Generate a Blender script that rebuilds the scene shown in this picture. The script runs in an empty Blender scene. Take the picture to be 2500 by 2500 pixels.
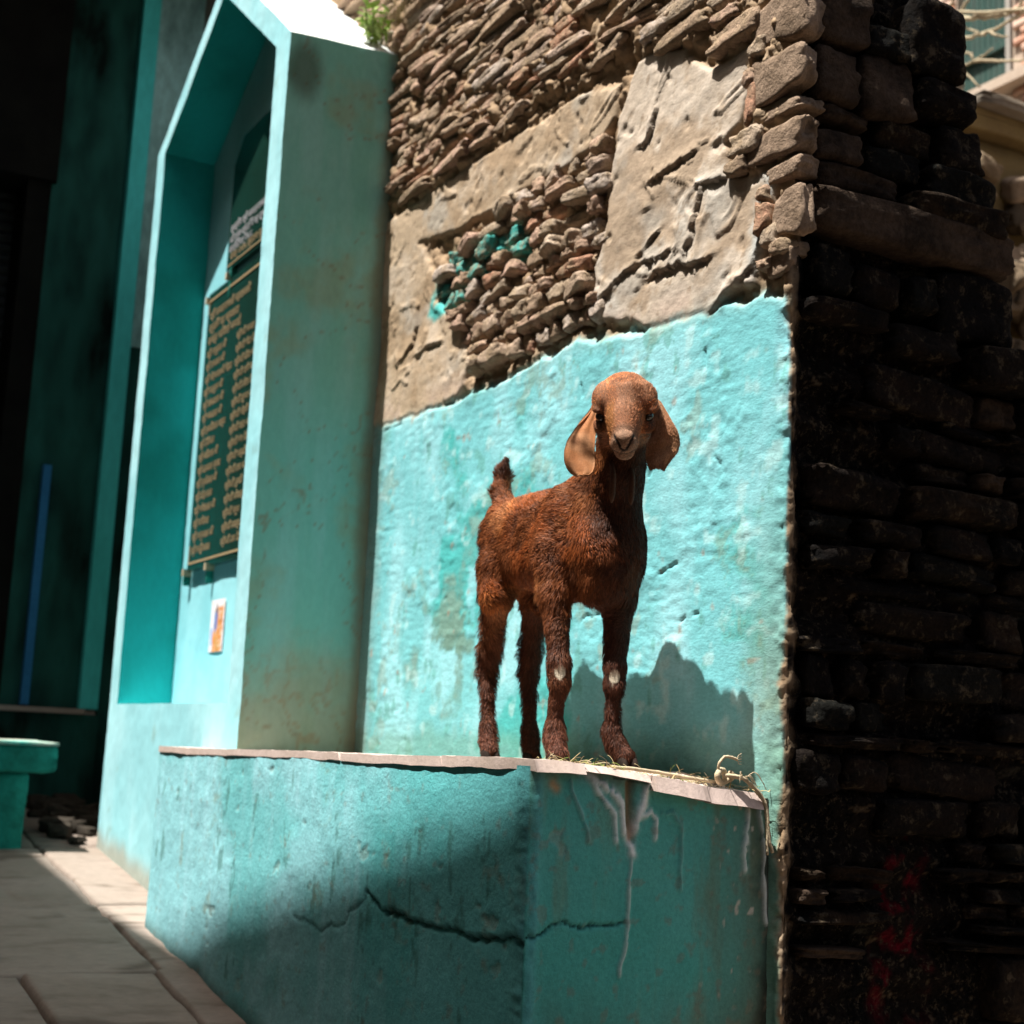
import bpy, math, random
import numpy as np
from mathutils import Matrix, Vector

# ------------------------------------------------------------------ camera, world, sun, exposure
scn = bpy.context.scene
COL = scn.collection
rng = np.random.default_rng(7)
random.seed(7)

cam_d = bpy.data.cameras.new('camera')
cam = bpy.data.objects.new('camera', cam_d)
COL.objects.link(cam)
scn.camera = cam
cam_d.sensor_width = 36.0
cam_d.lens = 51.43
cam_d.clip_start = 0.02
cam_d.clip_end = 200.0
CAM = Vector((0.0, -1.8, 0.0))
RX = Vector((0.49007949, 0.87044504, 0.04634137))
UX = Vector((0.1173562, -0.11856674, 0.98598654))
FX = Vector((-0.86374164, 0.47777334, 0.16025925))
cam.matrix_world = Matrix(((RX.x, UX.x, -FX.x, CAM.x), (RX.y, UX.y, -FX.y, CAM.y), (RX.z, UX.z, -FX.z, CAM.z), (0, 0, 0, 1)))
cam_d.dof.use_dof = True
cam_d.dof.focus_distance = 2.62
cam_d.dof.aperture_fstop = 4.5

SUN_EL = 69.8
SX = 0.06                                   # sine of the azimuth: the sun stands a little towards -x
ce, se = math.cos(math.radians(SUN_EL)), math.sin(math.radians(SUN_EL))
SD = Vector((SX * ce, math.sqrt(1 - SX * SX) * ce, -se))    # direction the sunlight travels
sun_d = bpy.data.lights.new('sun', 'SUN')
sun_d.energy = 5.0
sun_d.angle = math.radians(0.53)
sun_d.color = (1.0, 0.955, 0.88)
sun = bpy.data.objects.new('sun', sun_d)
COL.objects.link(sun)
sun.rotation_mode = 'QUATERNION'
sun.rotation_quaternion = SD.to_track_quat('-Z', 'Y')
sun.location = (-1, -6, 12)

world = bpy.data.worlds.new('World')
scn.world = world
world.use_nodes = True
wn = world.node_tree
bg = wn.nodes['Background']
sky = wn.nodes.new('ShaderNodeTexSky')
sky.sky_type = 'NISHITA'
sky.sun_disc = False
sky.sun_elevation = math.radians(SUN_EL)
sky.sun_rotation = math.atan2(-SD.x, -SD.y)
sky.air_density = 1.0
sky.dust_density = 7.0
sky.ozone_density = 0.0
wn.links.new(sky.outputs[0], bg.inputs[0])
bg.inputs[1].default_value = 0.05

scn.view_settings.view_transform = 'Standard'
scn.view_settings.look = 'None'
scn.view_settings.exposure = 1.38
scn.view_settings.gamma = 1.0
scn.view_settings.use_curve_mapping = False
scn.cycles.max_bounces = 8
scn.cycles.diffuse_bounces = 5

# ------------------------------------------------------------------ helpers
def tag(o, label=None, cat=None, group=None, kind=None):
    if label: o['label'] = label
    if cat: o['category'] = cat
    if group: o['group'] = group
    if kind: o['kind'] = kind
    return o

def empty(name, loc=(0, 0, 0)):
    o = bpy.data.objects.new(name, None)
    o.location = loc
    o.empty_display_size = 0.1
    COL.objects.link(o)
    return o

def add(name, me, parent=None, mat=None):
    o = bpy.data.objects.new(name, me)
    COL.objects.link(o)
    if parent is not None:
        o.parent = parent
        o.matrix_parent_inverse = Matrix.Translation(-Vector(parent.location))
    if mat is not None and len(me.materials) == 0:
        me.materials.append(mat)
    return o

def mesh_np(name, V, F, smooth=True, col=None, attrs=None):
    """V (n,3); F list of tuples or an (m,4)/(m,3) array"""
    me = bpy.data.meshes.new(name)
    V = np.asarray(V, dtype=np.float32)
    if isinstance(F, np.ndarray):
        k = F.shape[1]
        me.vertices.add(len(V)); me.vertices.foreach_set('co', V.ravel())
        me.loops.add(F.size); me.loops.foreach_set('vertex_index', F.astype(np.int32).ravel())
        me.polygons.add(len(F))
        me.polygons.foreach_set('loop_start', np.arange(0, F.size, k, dtype=np.int32))
        me.polygons.foreach_set('loop_total', np.full(len(F), k, dtype=np.int32))
        me.update(calc_edges=True)
    else:
        me.from_pydata([tuple(map(float, v)) for v in V], [], F)
        me.update()
    if smooth:
        me.polygons.foreach_set('use_smooth', np.ones(len(me.polygons), dtype=bool))
    if col is not None:
        a = me.color_attributes.new('pigment', 'FLOAT_COLOR', 'POINT')
        c = np.ones((len(V), 4), dtype=np.float32); c[:, :3] = col
        a.data.foreach_set('color', c.ravel())
    if attrs:
        for kx, arr in attrs.items():
            a = me.attributes.new(kx, 'FLOAT', 'POINT')
            a.data.foreach_set('value', np.asarray(arr, dtype=np.float32).ravel())
    return me

def grid_faces(nu, nv, flip=False, off=0):
    i = np.arange(nu - 1)[:, None]; j = np.arange(nv - 1)[None, :]
    a = i * nv + j
    F = np.stack([a, a + nv, a + nv + 1, a + 1], -1).reshape(-1, 4)
    if flip: F = F[:, ::-1]
    return F + off

# ---- noise
def _h(ix, iy, iz, seed):
    n = (ix.astype(np.int64) * 374761393 + iy.astype(np.int64) * 668265263 + iz.astype(np.int64) * 2147483647 + seed * 1274126177) & 0xffffffff
    n = ((n ^ (n >> 13)) * 1274126177) & 0xffffffff
    n = ((n ^ (n >> 16)) * 2246822519) & 0xffffffff
    n = n ^ (n >> 15)
    return (n & 0xffff).astype(np.float32) / 32767.5 - 1.0

def vn(x, y, z, seed=0):
    x, y, z = np.broadcast_arrays(np.asarray(x, np.float32), np.asarray(y, np.float32), np.asarray(z, np.float32))
    x0 = np.floor(x); y0 = np.floor(y); z0 = np.floor(z)
    fx = x - x0; fy = y - y0; fz = z - z0
    fx = fx * fx * (3 - 2 * fx); fy = fy * fy * (3 - 2 * fy); fz = fz * fz * (3 - 2 * fz)
    ix = x0.astype(np.int64); iy = y0.astype(np.int64); iz = z0.astype(np.int64)
    r = 0
    for dx in (0, 1):
        wx = fx if dx else 1 - fx
        for dy in (0, 1):
            wy = fy if dy else 1 - fy
            for dz in (0, 1):
                wz = fz if dz else 1 - fz
                r = r + wx * wy * wz * _h(ix + dx, iy + dy, iz + dz, seed)
    return r

def fbm(x, y, z, f=1.0, o=4, seed=0, gain=0.5):
    r = 0; a = 1.0; t = 0
    for i in range(o):
        r = r + a * vn(x * f, y * f, z * f, seed + i * 17)
        t += a; a *= gain; f *= 2.03
    return r / t

def ridge(x, y, z, f=1.0, o=3, seed=0):
    r = 0; a = 1.0; t = 0
    for i in range(o):
        n = 1 - np.abs(vn(x * f, y * f, z * f, seed + i * 31)) * 2
        r = r + a * n; t += a; a *= 0.5; f *= 2.1
    return r / t

def sstep(a, b, x):
    t = np.clip((x - a) / (b - a), 0, 1)
    return t * t * (3 - 2 * t)

def mix(a, b, t):
    t = np.asarray(t)
    if t.ndim and np.ndim(a) < 2: a = np.broadcast_to(np.asarray(a, dtype=np.float32), (len(t), 3))
    if t.ndim: t = t[:, None]
    return a * (1 - t) + np.asarray(b, dtype=np.float32) * t

def dist_line(px, py, pts):
    d = np.full(px.shape, 1e9, dtype=np.float32)
    for (x0, y0), (x1, y1) in zip(pts[:-1], pts[1:]):
        dx, dy = x1 - x0, y1 - y0
        t = np.clip(((px - x0) * dx + (py - y0) * dy) / (dx * dx + dy * dy + 1e-12), 0, 1)
        d = np.minimum(d, np.hypot(px - x0 - t * dx, py - y0 - t * dy))
    return d

def sd_poly(px, py, poly):
    """signed distance, positive inside"""
    pts = list(poly) + [poly[0]]
    d = dist_line(px, py, pts)
    ins = np.zeros(px.shape, dtype=bool)
    for (x0, y0), (x1, y1) in zip(pts[:-1], pts[1:]):
        c = ((y0 > py) != (y1 > py))
        with np.errstate(divide='ignore', invalid='ignore'):
            xi = (x1 - x0) * (py - y0) / (y1 - y0 + 1e-12) + x0
        ins ^= c & (px < xi)
    return np.where(ins, d, -d)

# ---- materials
def nd(nt, t, **kw):
    n = nt.nodes.new(t)
    for k, v in kw.items(): setattr(n, k, v)
    return n

def rgb(*c): return (c[0], c[1], c[2], 1.0)

def material(name, color=None, attr=None, color2=None, nscale=6.0, nmix=0.5, fine=90.0, fine_amt=0.12, rough=0.9,
             bump=0.3, bump_scale=120.0, bump_dist=0.004, big_bump=0.0, rnd=None, streak=None, metallic=0.0, stretch=None, spec=0.1, objrand=0.0):
    m = bpy.data.materials.new(name); m.use_nodes = True
    nt = m.node_tree; L = nt.links
    b = nt.nodes['Principled BSDF']
    b.inputs['Roughness'].default_value = rough
    b.inputs['Metallic'].default_value = metallic
    b.inputs['Specular IOR Level'].default_value = spec
    geo = nd(nt, 'ShaderNodeNewGeometry')
    pos = geo.outputs['Position']
    if stretch:
        mp = nd(nt, 'ShaderNodeMapping'); mp.inputs['Scale'].default_value = stretch
        L.new(pos, mp.inputs['Vector']); spos = mp.outputs[0]
    else: spos = pos
    if attr:
        at = nd(nt, 'ShaderNodeAttribute'); at.attribute_name = attr; base = at.outputs['Color']
    elif rnd:
        oi = nd(nt, 'ShaderNodeObjectInfo')
        cr = nd(nt, 'ShaderNodeValToRGB'); cr.color_ramp.interpolation = 'CONSTANT'
        e = cr.color_ramp.elements
        for i, c in enumerate(rnd):
            el = e[i] if i < 2 else e.new(i / len(rnd))
            el.position = i / len(rnd); el.color = rgb(*c)
        L.new(oi.outputs['Random'], cr.inputs[0]); base = cr.outputs[0]
    else:
        c = nd(nt, 'ShaderNodeRGB'); c.outputs[0].default_value = rgb(*color); base = c.outputs[0]
    if color2:
        n1 = nd(nt, 'ShaderNodeTexNoise'); n1.inputs['Scale'].default_value = nscale; n1.inputs['Detail'].default_value = 6
        n1.inputs['Roughness'].default_value = 0.65
        L.new(spos, n1.inputs['Vector'])
        r1 = nd(nt, 'ShaderNodeMapRange'); r1.inputs[1].default_value = 0.42; r1.inputs[2].default_value = 0.66
        r1.inputs[4].default_value = nmix
        L.new(n1.outputs[0], r1.inputs[0])
        mx = nd(nt, 'ShaderNodeMix', data_type='RGBA'); L.new(r1.outputs[0], mx.inputs[0]); L.new(base, mx.inputs[6])
        mx.inputs[7].default_value = rgb(*color2); base = mx.outputs[2]
    n2 = nd(nt, 'ShaderNodeTexNoise'); n2.inputs['Scale'].default_value = fine; n2.inputs['Detail'].default_value = 5
    n2.inputs['Roughness'].default_value = 0.7
    L.new(spos, n2.inputs['Vector'])
    r2 = nd(nt, 'ShaderNodeMapRange'); r2.inputs[1].default_value = 0.3; r2.inputs[2].default_value = 0.7
    r2.inputs[3].default_value = 1 - fine_amt; r2.inputs[4].default_value = 1 + fine_amt
    L.new(n2.outputs[0], r2.inputs[0])
    vm = nd(nt, 'ShaderNodeVectorMath', operation='SCALE'); L.new(base, vm.inputs[0]); L.new(r2.outputs[0], vm.inputs['Scale'])
    L.new(vm.outputs[0], b.inputs['Base Color'])
    if bump:
        n3 = nd(nt, 'ShaderNodeTexNoise'); n3.inputs['Scale'].default_value = bump_scale; n3.inputs['Detail'].default_value = 6
        n3.inputs['Roughness'].default_value = 0.7
        L.new(spos, n3.inputs['Vector'])
        bp = nd(nt, 'ShaderNodeBump'); bp.inputs['Strength'].default_value = bump; bp.inputs['Distance'].default_value = bump_dist
        L.new(n3.outputs[0], bp.inputs['Height'])
        if big_bump:
            n4 = nd(nt, 'ShaderNodeTexNoise'); n4.inputs['Scale'].default_value = bump_scale * 0.2; n4.inputs['Detail'].default_value = 4
            L.new(spos, n4.inputs['Vector'])
            b2 = nd(nt, 'ShaderNodeBump'); b2.inputs['Strength'].default_value = big_bump; b2.inputs['Distance'].default_value = bump_dist * 4
            L.new(n4.outputs[0], b2.inputs['Height']); L.new(b2.outputs[0], bp.inputs['Normal'])
        L.new(bp.outputs[0], b.inputs['Normal'])
    return m

M = {}
M['wall'] = material('weathered plaster and paint', attr='pigment', fine=140, fine_amt=0.15, bump=0.4, bump_scale=170, bump_dist=0.003, big_bump=0.15, stretch=(.7, 1, 1.3))
M['ledge'] = material('rough teal limewash', attr='pigment', fine=110, fine_amt=0.15, bump=0.6, bump_scale=150, bump_dist=0.003, big_bump=0.2)
M['shrine'] = material('smooth teal limewash', attr='pigment', fine=60, fine_amt=0.07, bump=0.45, bump_scale=120, bump_dist=0.002, big_bump=0.2, stretch=(1, 1, 0.5))
M['stone'] = material('sun bleached rubble stone', rnd=[(.33, .235, .165), (.39, .29, .215), (.38, .26, .19), (.27, .195, .135), (.42, .33, .25), (.42, .28, .215), (.32, .25, .185), (.40, .30, .24), (.38, .21, .14), (.42, .35, .30)],
                      color2=(.27, .20, .13), nscale=22, nmix=1.0, fine=120, fine_amt=0.32, bump=1.0, bump_scale=140, bump_dist=0.007, big_bump=0.7)
M['quoin'] = material('buff corner stone', color=(.27, .195, .14), color2=(.13, .09, .06), nscale=14, nmix=0.9, fine=120, fine_amt=0.25, bump=1.0, bump_scale=150, bump_dist=0.005, big_bump=0.5)
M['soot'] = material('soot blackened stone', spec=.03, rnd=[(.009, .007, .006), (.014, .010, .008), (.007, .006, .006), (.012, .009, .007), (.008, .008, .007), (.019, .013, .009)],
                     color2=(.005, .005, .005), nscale=12, nmix=1.0, fine=110, fine_amt=0.5, bump=1.0, bump_scale=120, bump_dist=0.006, big_bump=0.6)  # dark side stones, blackened further: the side's shade is in the colour
M['slab'] = material('pinkish sandstone', color=(.50, .40, .36), color2=(.38, .30, .25), nscale=9, nmix=0.7, fine=120, fine_amt=0.12, bump=0.5, bump_scale=150, bump_dist=0.002)
M['paving'] = material('worn sandstone paving', attr='pigment', fine=80, fine_amt=0.12, bump=0.6, bump_scale=60, bump_dist=0.004, big_bump=0.5, stretch=(1, 0.35, 1))
M['granite'] = material('polished black granite', color=(.008, .030, .022), fine=300, fine_amt=0.3, rough=0.18, bump=0, spec=0.5)
M['gold'] = material('engraved gold lettering', color=(.30, .225, .13), fine=200, fine_amt=0.2, rough=0.6, bump=0)
M['white_text'] = material('engraved white lettering', color=(.42, .42, .45), fine=200, fine_amt=0.2, rough=0.7, bump=0)
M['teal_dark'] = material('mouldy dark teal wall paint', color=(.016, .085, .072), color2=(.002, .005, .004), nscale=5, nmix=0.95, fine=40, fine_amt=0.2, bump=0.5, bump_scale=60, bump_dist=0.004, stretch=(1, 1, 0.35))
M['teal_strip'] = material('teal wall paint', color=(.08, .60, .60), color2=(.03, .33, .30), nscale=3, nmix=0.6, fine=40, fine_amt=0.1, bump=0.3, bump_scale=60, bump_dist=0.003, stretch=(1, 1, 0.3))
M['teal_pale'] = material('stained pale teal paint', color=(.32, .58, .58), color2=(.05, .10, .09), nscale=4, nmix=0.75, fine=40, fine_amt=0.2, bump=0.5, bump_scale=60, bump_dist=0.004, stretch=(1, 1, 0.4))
M['grey_wall'] = material('bare grey plaster', color=(.30, .25, .22), color2=(.2, .17, .15), nscale=5, nmix=0.7)
M['black_metal'] = material('dark painted steel', color=(.030, .036, .036), fine=60, fine_amt=0.3, rough=0.5, bump=0.1)
M['dark_frame'] = material('dark stained surround', color=(.006, .006, .005), color2=(.002, .002, .002), nscale=6, nmix=0.8)  # near black; also paints the overhead shade above the shutter
M['blue'] = material('faded blue paint', color=(.03, .16, .34), color2=(.02, .11, .24), nscale=4, nmix=0.5, bump=0.1)
M['bench'] = material('green teal limewash', color=(.015, .19, .15), color2=(.008, .08, .06), nscale=7, nmix=0.8, fine=60, fine_amt=0.15, bump=0.8, bump_scale=90, bump_dist=0.005, big_bump=0.4)
M['bench_top'] = material('worn bench edge plaster', color=(.45, .42, .36), color2=(.05, .32, .27), nscale=5, nmix=1.0, fine=60, fine_amt=0.15, bump=0.8, bump_scale=90, bump_dist=0.005, big_bump=0.4)  # pale colour paints light along the bench's top edge
M['rubble_dark'] = material('dark dusty rubble', color=(.045, .038, .030), color2=(.02, .017, .014), nscale=8, nmix=0.8, fine_amt=0.3, bump=0.9, bump_scale=50, bump_dist=0.01)
M['opposite'] = material('buff rendered facade', color=(.20, .18, .12), color2=(.14, .125, .08), nscale=1.5, nmix=0.7, fine=20)
M['brick'] = material('sunlit orange brick', rnd=[(.42, .22, .15), (.48, .28, .20), (.38, .20, .13), (.52, .36, .28), (.45, .30, .23)], color2=(.5, .42, .36), nscale=5, nmix=0.7, bump=0.5, bump_scale=60)
M['mortar_bg'] = material('pale lime mortar', color=(.46, .38, .31), color2=(.36, .27, .2), nscale=4, nmix=0.7)
M['shutter'] = material('faded green shutter boards', color=(.035, .075, .065), color2=(.06, .085, .075), nscale=5, nmix=0.8, stretch=(6, 1, 0.4), fine_amt=0.3)
M['post'] = material('weathered pale timber', color=(.33, .31, .28), color2=(.24, .22, .2), nscale=5, nmix=0.7)
M['ochre'] = material('ochre stained plaster', color=(.20, .145, .065), color2=(.12, .08, .04), nscale=3, nmix=0.8)
M['concrete'] = material('weathered concrete slab', color=(.22, .19, .155), color2=(.15, .12, .09), nscale=4, nmix=0.8)
M['branch'] = material('bare grey branch', color=(.34, .29, .20), color2=(.24, .19, .13), nscale=10, nmix=0.7)
M['rope'] = material('frayed jute rope', color=(.46, .38, .26), color2=(.33, .26, .16), nscale=60, nmix=0.6, bump=0.7, bump_scale=400, bump_dist=0.002)
M['straw'] = material('dry grass', attr='pigment', bump=0)
M['leaf'] = material('fresh green leaves', color=(.20, .34, .05), color2=(.40, .46, .20), nscale=30, nmix=0.9, bump=0.1, rough=0.5)
M['stem'] = material('green stems', color=(.16, .2, .07), bump=0)
M['poster'] = material('printed paper', attr='pigment', bump=0, fine_amt=0.05)

# colours of the limewash (linear reflectance)
PAINT = np.array([.155, .445, .485]); PAINT_LT = np.array([.25, .535, .59]); PAINT_DK = np.array([.04, .34, .33])
MORTAR = np.array([.29, .205, .13]); PLASTER = np.array([.37, .285, .20]); PALEC = np.array([.45, .385, .32])

def dusty(m, col, amt, sc=26):
    nt = m.node_tree; L = nt.links; b = nt.nodes['Principled BSDF']
    src = b.inputs['Base Color'].links[0].from_socket
    g = nd(nt, 'ShaderNodeNewGeometry'); n = nd(nt, 'ShaderNodeTexNoise'); n.inputs['Scale'].default_value = sc; n.inputs['Detail'].default_value = 8; n.inputs['Roughness'].default_value = .8
    L.new(g.outputs['Position'], n.inputs['Vector'])
    r_ = nd(nt, 'ShaderNodeMapRange'); r_.inputs[1].default_value = .54; r_.inputs[2].default_value = .64; r_.inputs[4].default_value = amt; L.new(n.outputs[0], r_.inputs[0])
    mx = nd(nt, 'ShaderNodeMix', data_type='RGBA'); L.new(r_.outputs[0], mx.inputs[0]); L.new(src, mx.inputs[6]); mx.inputs[7].default_value = rgb(*col)
    L.new(mx.outputs[2], b.inputs['Base Color'])
M['soot_mortar'] = material('soot blackened mortar and rubble', spec=.03, attr='pigment', fine=70, fine_amt=.7, bump=1.0, bump_scale=75, bump_dist=.014, big_bump=.9)  # mortar of the wall's side, its shade painted into the colour
dusty(M['soot_mortar'], (.10, .078, .052), .8, 55)

# ------------------------------------------------------------------ ground
def gz(x):
    return -0.576 - 0.12 * (np.clip(x, -7.5, 3.0) + 4.43)

gx = np.linspace(-9, 4, 80); gy = np.linspace(-9.5, 7.0, 60)
GX, GY = np.meshgrid(gx, gy, indexing='ij')
GZ = gz(GX) - 0.03 + 0.006 * fbm(GX, GY, 0, 1.5, 3, 3)
cg = mix(np.tile(np.array([.14, .11, .085]), (GX.size, 1)), [.2, .16, .12], 0.5 + 0.5 * fbm(GX.ravel(), GY.ravel(), 0, 3, 3, 5))
ground = add('ground', mesh_np('ground', np.stack([GX, GY, GZ], -1).reshape(-1, 3), grid_faces(80, 60), col=cg), None, M['paving'])
tag(ground, kind='structure')

def rect_slab(x0, x1, y0, y1, seed, thick=0.05):
    nx, ny = 46, 34
    u = np.linspace(0, 1, nx); v = np.linspace(0, 1, ny)
    u = np.concatenate([[0, .004, .009], u[1:-1], [.991, .996, 1]]); v = np.concatenate([[0, .006, .013], v[1:-1], [.987, .994, 1]]); nx, ny = len(u), len(v)
    U, V = np.meshgrid(u, v, indexing='ij')
    X = x0 + (x1 - x0) * U; Y = y0 + (y1 - y0) * V
    eu = np.minimum(U, 1 - U) * (x1 - x0); ev = np.minimum(V, 1 - V) * (y1 - y0)
    e = np.minimum(eu, ev)
    wob = 0.007
    Xs = X + wob * fbm(X, Y, seed, 5, 3, seed) * (1 - sstep(0, .1, eu) * .7)
    Ys = Y + wob * fbm(X, Y, seed + 9, 5, 3, seed + 3) * (1 - sstep(0, .1, ev) * .7)
    tx, ty = random.uniform(-.006, .006), random.uniform(-.006, .006)
    Z = gz(Xs) + tx * (U - .5) * 2 + ty * (V - .5) * 2 + 0.005 * fbm(Xs, Ys * .5, 0, 4, 3, seed) + 0.0025 * ridge(Xs, Ys * .35, 0, 9, 3, seed + 2)
    Z = Z - 0.014 * (1 - sstep(0, 0.007, e)) - .010 * sstep(.80, .97, ridge(Xs, Ys * .4, seed, 3.5, 2, seed + 60)) * .6
    top = np.stack([Xs, Ys, Z], -1).reshape(-1, 3)
    F = [tuple(f) for f in grid_faces(nx, ny)]
    idx = [i * ny for i in range(nx)] + [(nx - 1) * ny + j for j in range(1, ny)] + [i * ny + ny - 1 for i in range(nx - 2, -1, -1)] + [j for j in range(ny - 2, 0, -1)]
    b = len(top); bot = top[idx] - [0, 0, thick]
    n = len(idx)
    for k in range(n):
        a, c = idx[k], idx[(k + 1) % n]
        F.append((a, b + k, b + (k + 1) % n, c))
    P = np.vstack([top, bot])
    t = 0.5 + 0.5 * fbm(P[:, 0], P[:, 1] * .4, 0, 6, 4, seed + 20)
    base = mix(np.array([.20, .165, .135]), [.30, .25, .22], t) * random.uniform(.88, 1.08)
    crack = ridge(P[:, 0], P[:, 1] * .4, 3.3, 5, 3, seed + 40)
    base = mix(base, [.09, .07, .055], sstep(.70, .88, crack) * .75)
    base = mix(base, [.15, .12, .10], sstep(.1, .5, fbm(P[:, 0] * 2.5, P[:, 1] * .6, 0, 9, 4, seed + 50, .7)) * .6)
    return mesh_np('paving_slab', P, F, col=base)

xs = [-7.4, -6.5, -5.62, -4.74, -3.98, -3.1, -2.3, -1.4, -.5, .5, 1.6]
for i in range(len(xs) - 1):
    ys = [-.20, -.62, -.97, -1.5, -2.05, -2.7, -3.4, -4.0] if i % 2 == 0 else [-.20, -.60, -1.22, -1.7, -2.4, -3.1, -4.0]
    if i == 2: ys = [-.20, -.60, -.95, -1.5, -2.05, -2.7, -3.4, -4.0]
    for j in range(len(ys) - 1):
        if xs[i] > -1.0 and ys[j] > -1.0: pass
        me = rect_slab(xs[i] + .002, xs[i + 1] - .002, ys[j + 1] + .002, ys[j] - .002, i * 17 + j)
        o = add('paving_slab', me, ground, M['paving'])

# ------------------------------------------------------------------ ruined rubble wall
PAINT_TOP = [(-5.2, 0.97), (-4.461, 0.964), (-4.339, 0.974), (-4.205, 0.987), (-3.965, 0.967), (-3.679, 0.964), (-3.580, 0.965), (-3.486, 0.973), (-3.306, 0.971), (-3.195, 0.980), (-3.089, 0.985), (-2.963, 0.991), (-2.819, 0.965), (-2.644, 0.948), (-2.522, 0.946), (-2.427, 0.934), (-2.372, 0.938), (-2.319, 0.928), (-2.251, 0.941), (-2.184, 0.908), (-2.112, 0.858), (-1, .85)]
PALE = [(-2.767, 1.597), (-2.736, 1.636), (-2.659, 1.627), (-2.552, 1.578), (-2.493, 1.526), (-2.449, 1.489), (-2.302, 1.498), (-2.307, 1.379), (-2.332, 1.329), (-2.377, 1.307), (-2.380, 1.263), (-2.364, 1.210), (-2.208, 1.192), (-2.230, 1.098), (-2.253, 1.015), (-2.277, 0.965), (-2.346, 0.963), (-2.417, 0.930), (-2.644, 0.945), (-2.721, 0.980), (-2.85, 1.02), (-2.897, 1.089), (-2.891, 1.167), (-2.850, 1.263), (-2.846, 1.383), (-2.804, 1.516)]
BAND = [(-4.6, 1.62), (-4.345, 1.622), (-4.285, 1.660), (-3.982, 1.665), (-3.693, 1.665), (-3.254, 1.654), (-2.986, 1.648), (-2.809, 1.603), (-2.821, 1.529), (-2.876, 1.474), (-2.949, 1.479), (-3.102, 1.475), (-3.282, 1.483), (-3.445, 1.473), (-3.605, 1.483), (-3.778, 1.502), (-4.042, 1.536), (-4.336, 1.564), (-4.6, 1.56)]
LOWPL = [(-4.382, 1.600), (-4.046, 1.585), (-3.882, 1.493), (-3.780, 1.379), (-3.733, 1.277), (-3.610, 1.176), (-3.541, 1.053), (-3.607, 0.974), (-3.965, 0.957), (-4.6, 0.953), (-4.6, 1.55)]
HOLE = [(-3.783, 1.314), (-3.746, 1.386), (-3.601, 1.450), (-3.444, 1.465), (-3.267, 1.475), (-3.101, 1.468), (-2.948, 1.472), (-2.877, 1.486), (-2.835, 1.501), (-2.846, 1.383), (-2.850, 1.263), (-2.884, 1.165), (-2.897, 1.089), (-2.835, 1.04), (-2.91, 1.02), (-3.038, 1.03), (-3.307, 1.002), (-3.471, 1.001), (-3.568, 1.014), (-3.541, 1.053), (-3.610, 1.176)]
TEALSPL = [(-3.83, 1.27), (-3.766, 1.408), (-3.595, 1.392), (-3.407, 1.400), (-3.269, 1.345), (-3.293, 1.285), (-3.427, 1.299), (-3.583, 1.287), (-3.697, 1.250), (-3.78, 1.235)]
CRACKS = [[(-2.382, 1.309), (-2.423, 1.308), (-2.471, 1.312), (-2.540, 1.318), (-2.590, 1.310), (-2.652, 1.299)],
          [(-2.368, 1.217), (-2.458, 1.229), (-2.536, 1.236), (-2.617, 1.230), (-2.670, 1.234)],
          [(-2.650, 1.466), (-2.669, 1.427), (-2.701, 1.406)], [(-2.457, 1.216), (-2.492, 1.143), (-2.509, 1.087)],
          [(-2.534, 1.192), (-2.635, 1.172), (-2.686, 1.136)], [(-2.570, 1.110), (-2.631, 1.109), (-2.706, 1.117), (-2.760, 1.106), (-2.849, 1.077)],
          [(-2.441, 1.056), (-2.528, 1.068), (-2.629, 1.071), (-2.692, 1.056)], [(-4.144, 1.547), (-4.208, 1.422), (-4.251, 1.290)],
          [(-3.896, 1.293), (-3.921, 1.199), (-4.029, 1.155)], [(-3.634, 1.150), (-3.772, 1.165), (-3.878, 1.156)],
          [(-2.302, 1.498), (-2.307, 1.379), (-2.332, 1.329), (-2.377, 1.307)], [(-2.230, 1.098), (-2.27, 1.0), (-2.346, 0.963), (-2.417, 0.93)]]
PCRACKS = [[(-2.945, 0.914), (-2.938, .88), (-2.928, 0.851)], [(-2.554, 0.786), (-2.560, 0.716), (-2.587, 0.649), (-2.635, 0.609)],
           [(-4.395, 0.971), (-4.239, 0.941), (-4.079, 0.959), (-3.963, 0.959)], [(-2.593, 0.381), (-2.54, .40), (-2.497, 0.407)],
           [(-2.529, 0.280), (-2.455, 0.293), (-2.419, 0.302)], [(-2.433, 0.854), (-2.437, .82), (-2.439, 0.786)], [(-2.40, .62), (-2.37, .60)], [(-2.9, .30), (-2.86, .315), (-2.8, .31)]]
XC = -2.16            # the corner of the wall

def yend(z):
    zz = np.array([-2, .45, .62, .78, .86, .95, 1.03, 1.10, 1.17, 1.19, 1.27, 1.31, 1.36, 1.41, 1.44, 1.50, 1.57, 1.62, 3.2])
    yy = np.array([.95, .84, .74, .72, .66, .60, .60, .59, .57, .52, .53, .50, .47, .46, .44, .43, .43, .39, .35])
    return np.interp(z, zz, yy)

def wall_top(x):
    return 3.0 + 0 * x

RC = .022
sf = np.concatenate([np.arange(-5.1, -4.25, .02), np.arange(-4.25, -3.2, .0075), np.arange(-3.2, XC - RC - .002, .0052)])
th_c = np.linspace(0, math.pi / 2, 8)
ss = np.concatenate([np.zeros(8), np.linspace(.055, 1.0, 125)])
sb = np.linspace(0.04, 0.8, 16)
zs = np.concatenate([np.arange(-1.05, -.62, .02), np.arange(-.62, 1.75, .005), np.arange(1.75, 2.45, .007), np.arange(2.45, 3.02, .03)])
nF, nS, nB, nZ = len(sf), len(ss), len(sb), len(zs)
Zg = np.tile(zs, (nF + nS + nB, 1))
YE = yend(Zg)
Xp = np.empty_like(Zg); Yp = np.empty_like(Zg); NX = np.zeros_like(Zg); NY = np.zeros_like(Zg)
Xp[:nF] = sf[:, None]; Yp[:nF] = 0; NY[:nF] = -1
k = sstep(-.03, 0.0, sf - XC)[:, None]
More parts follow.
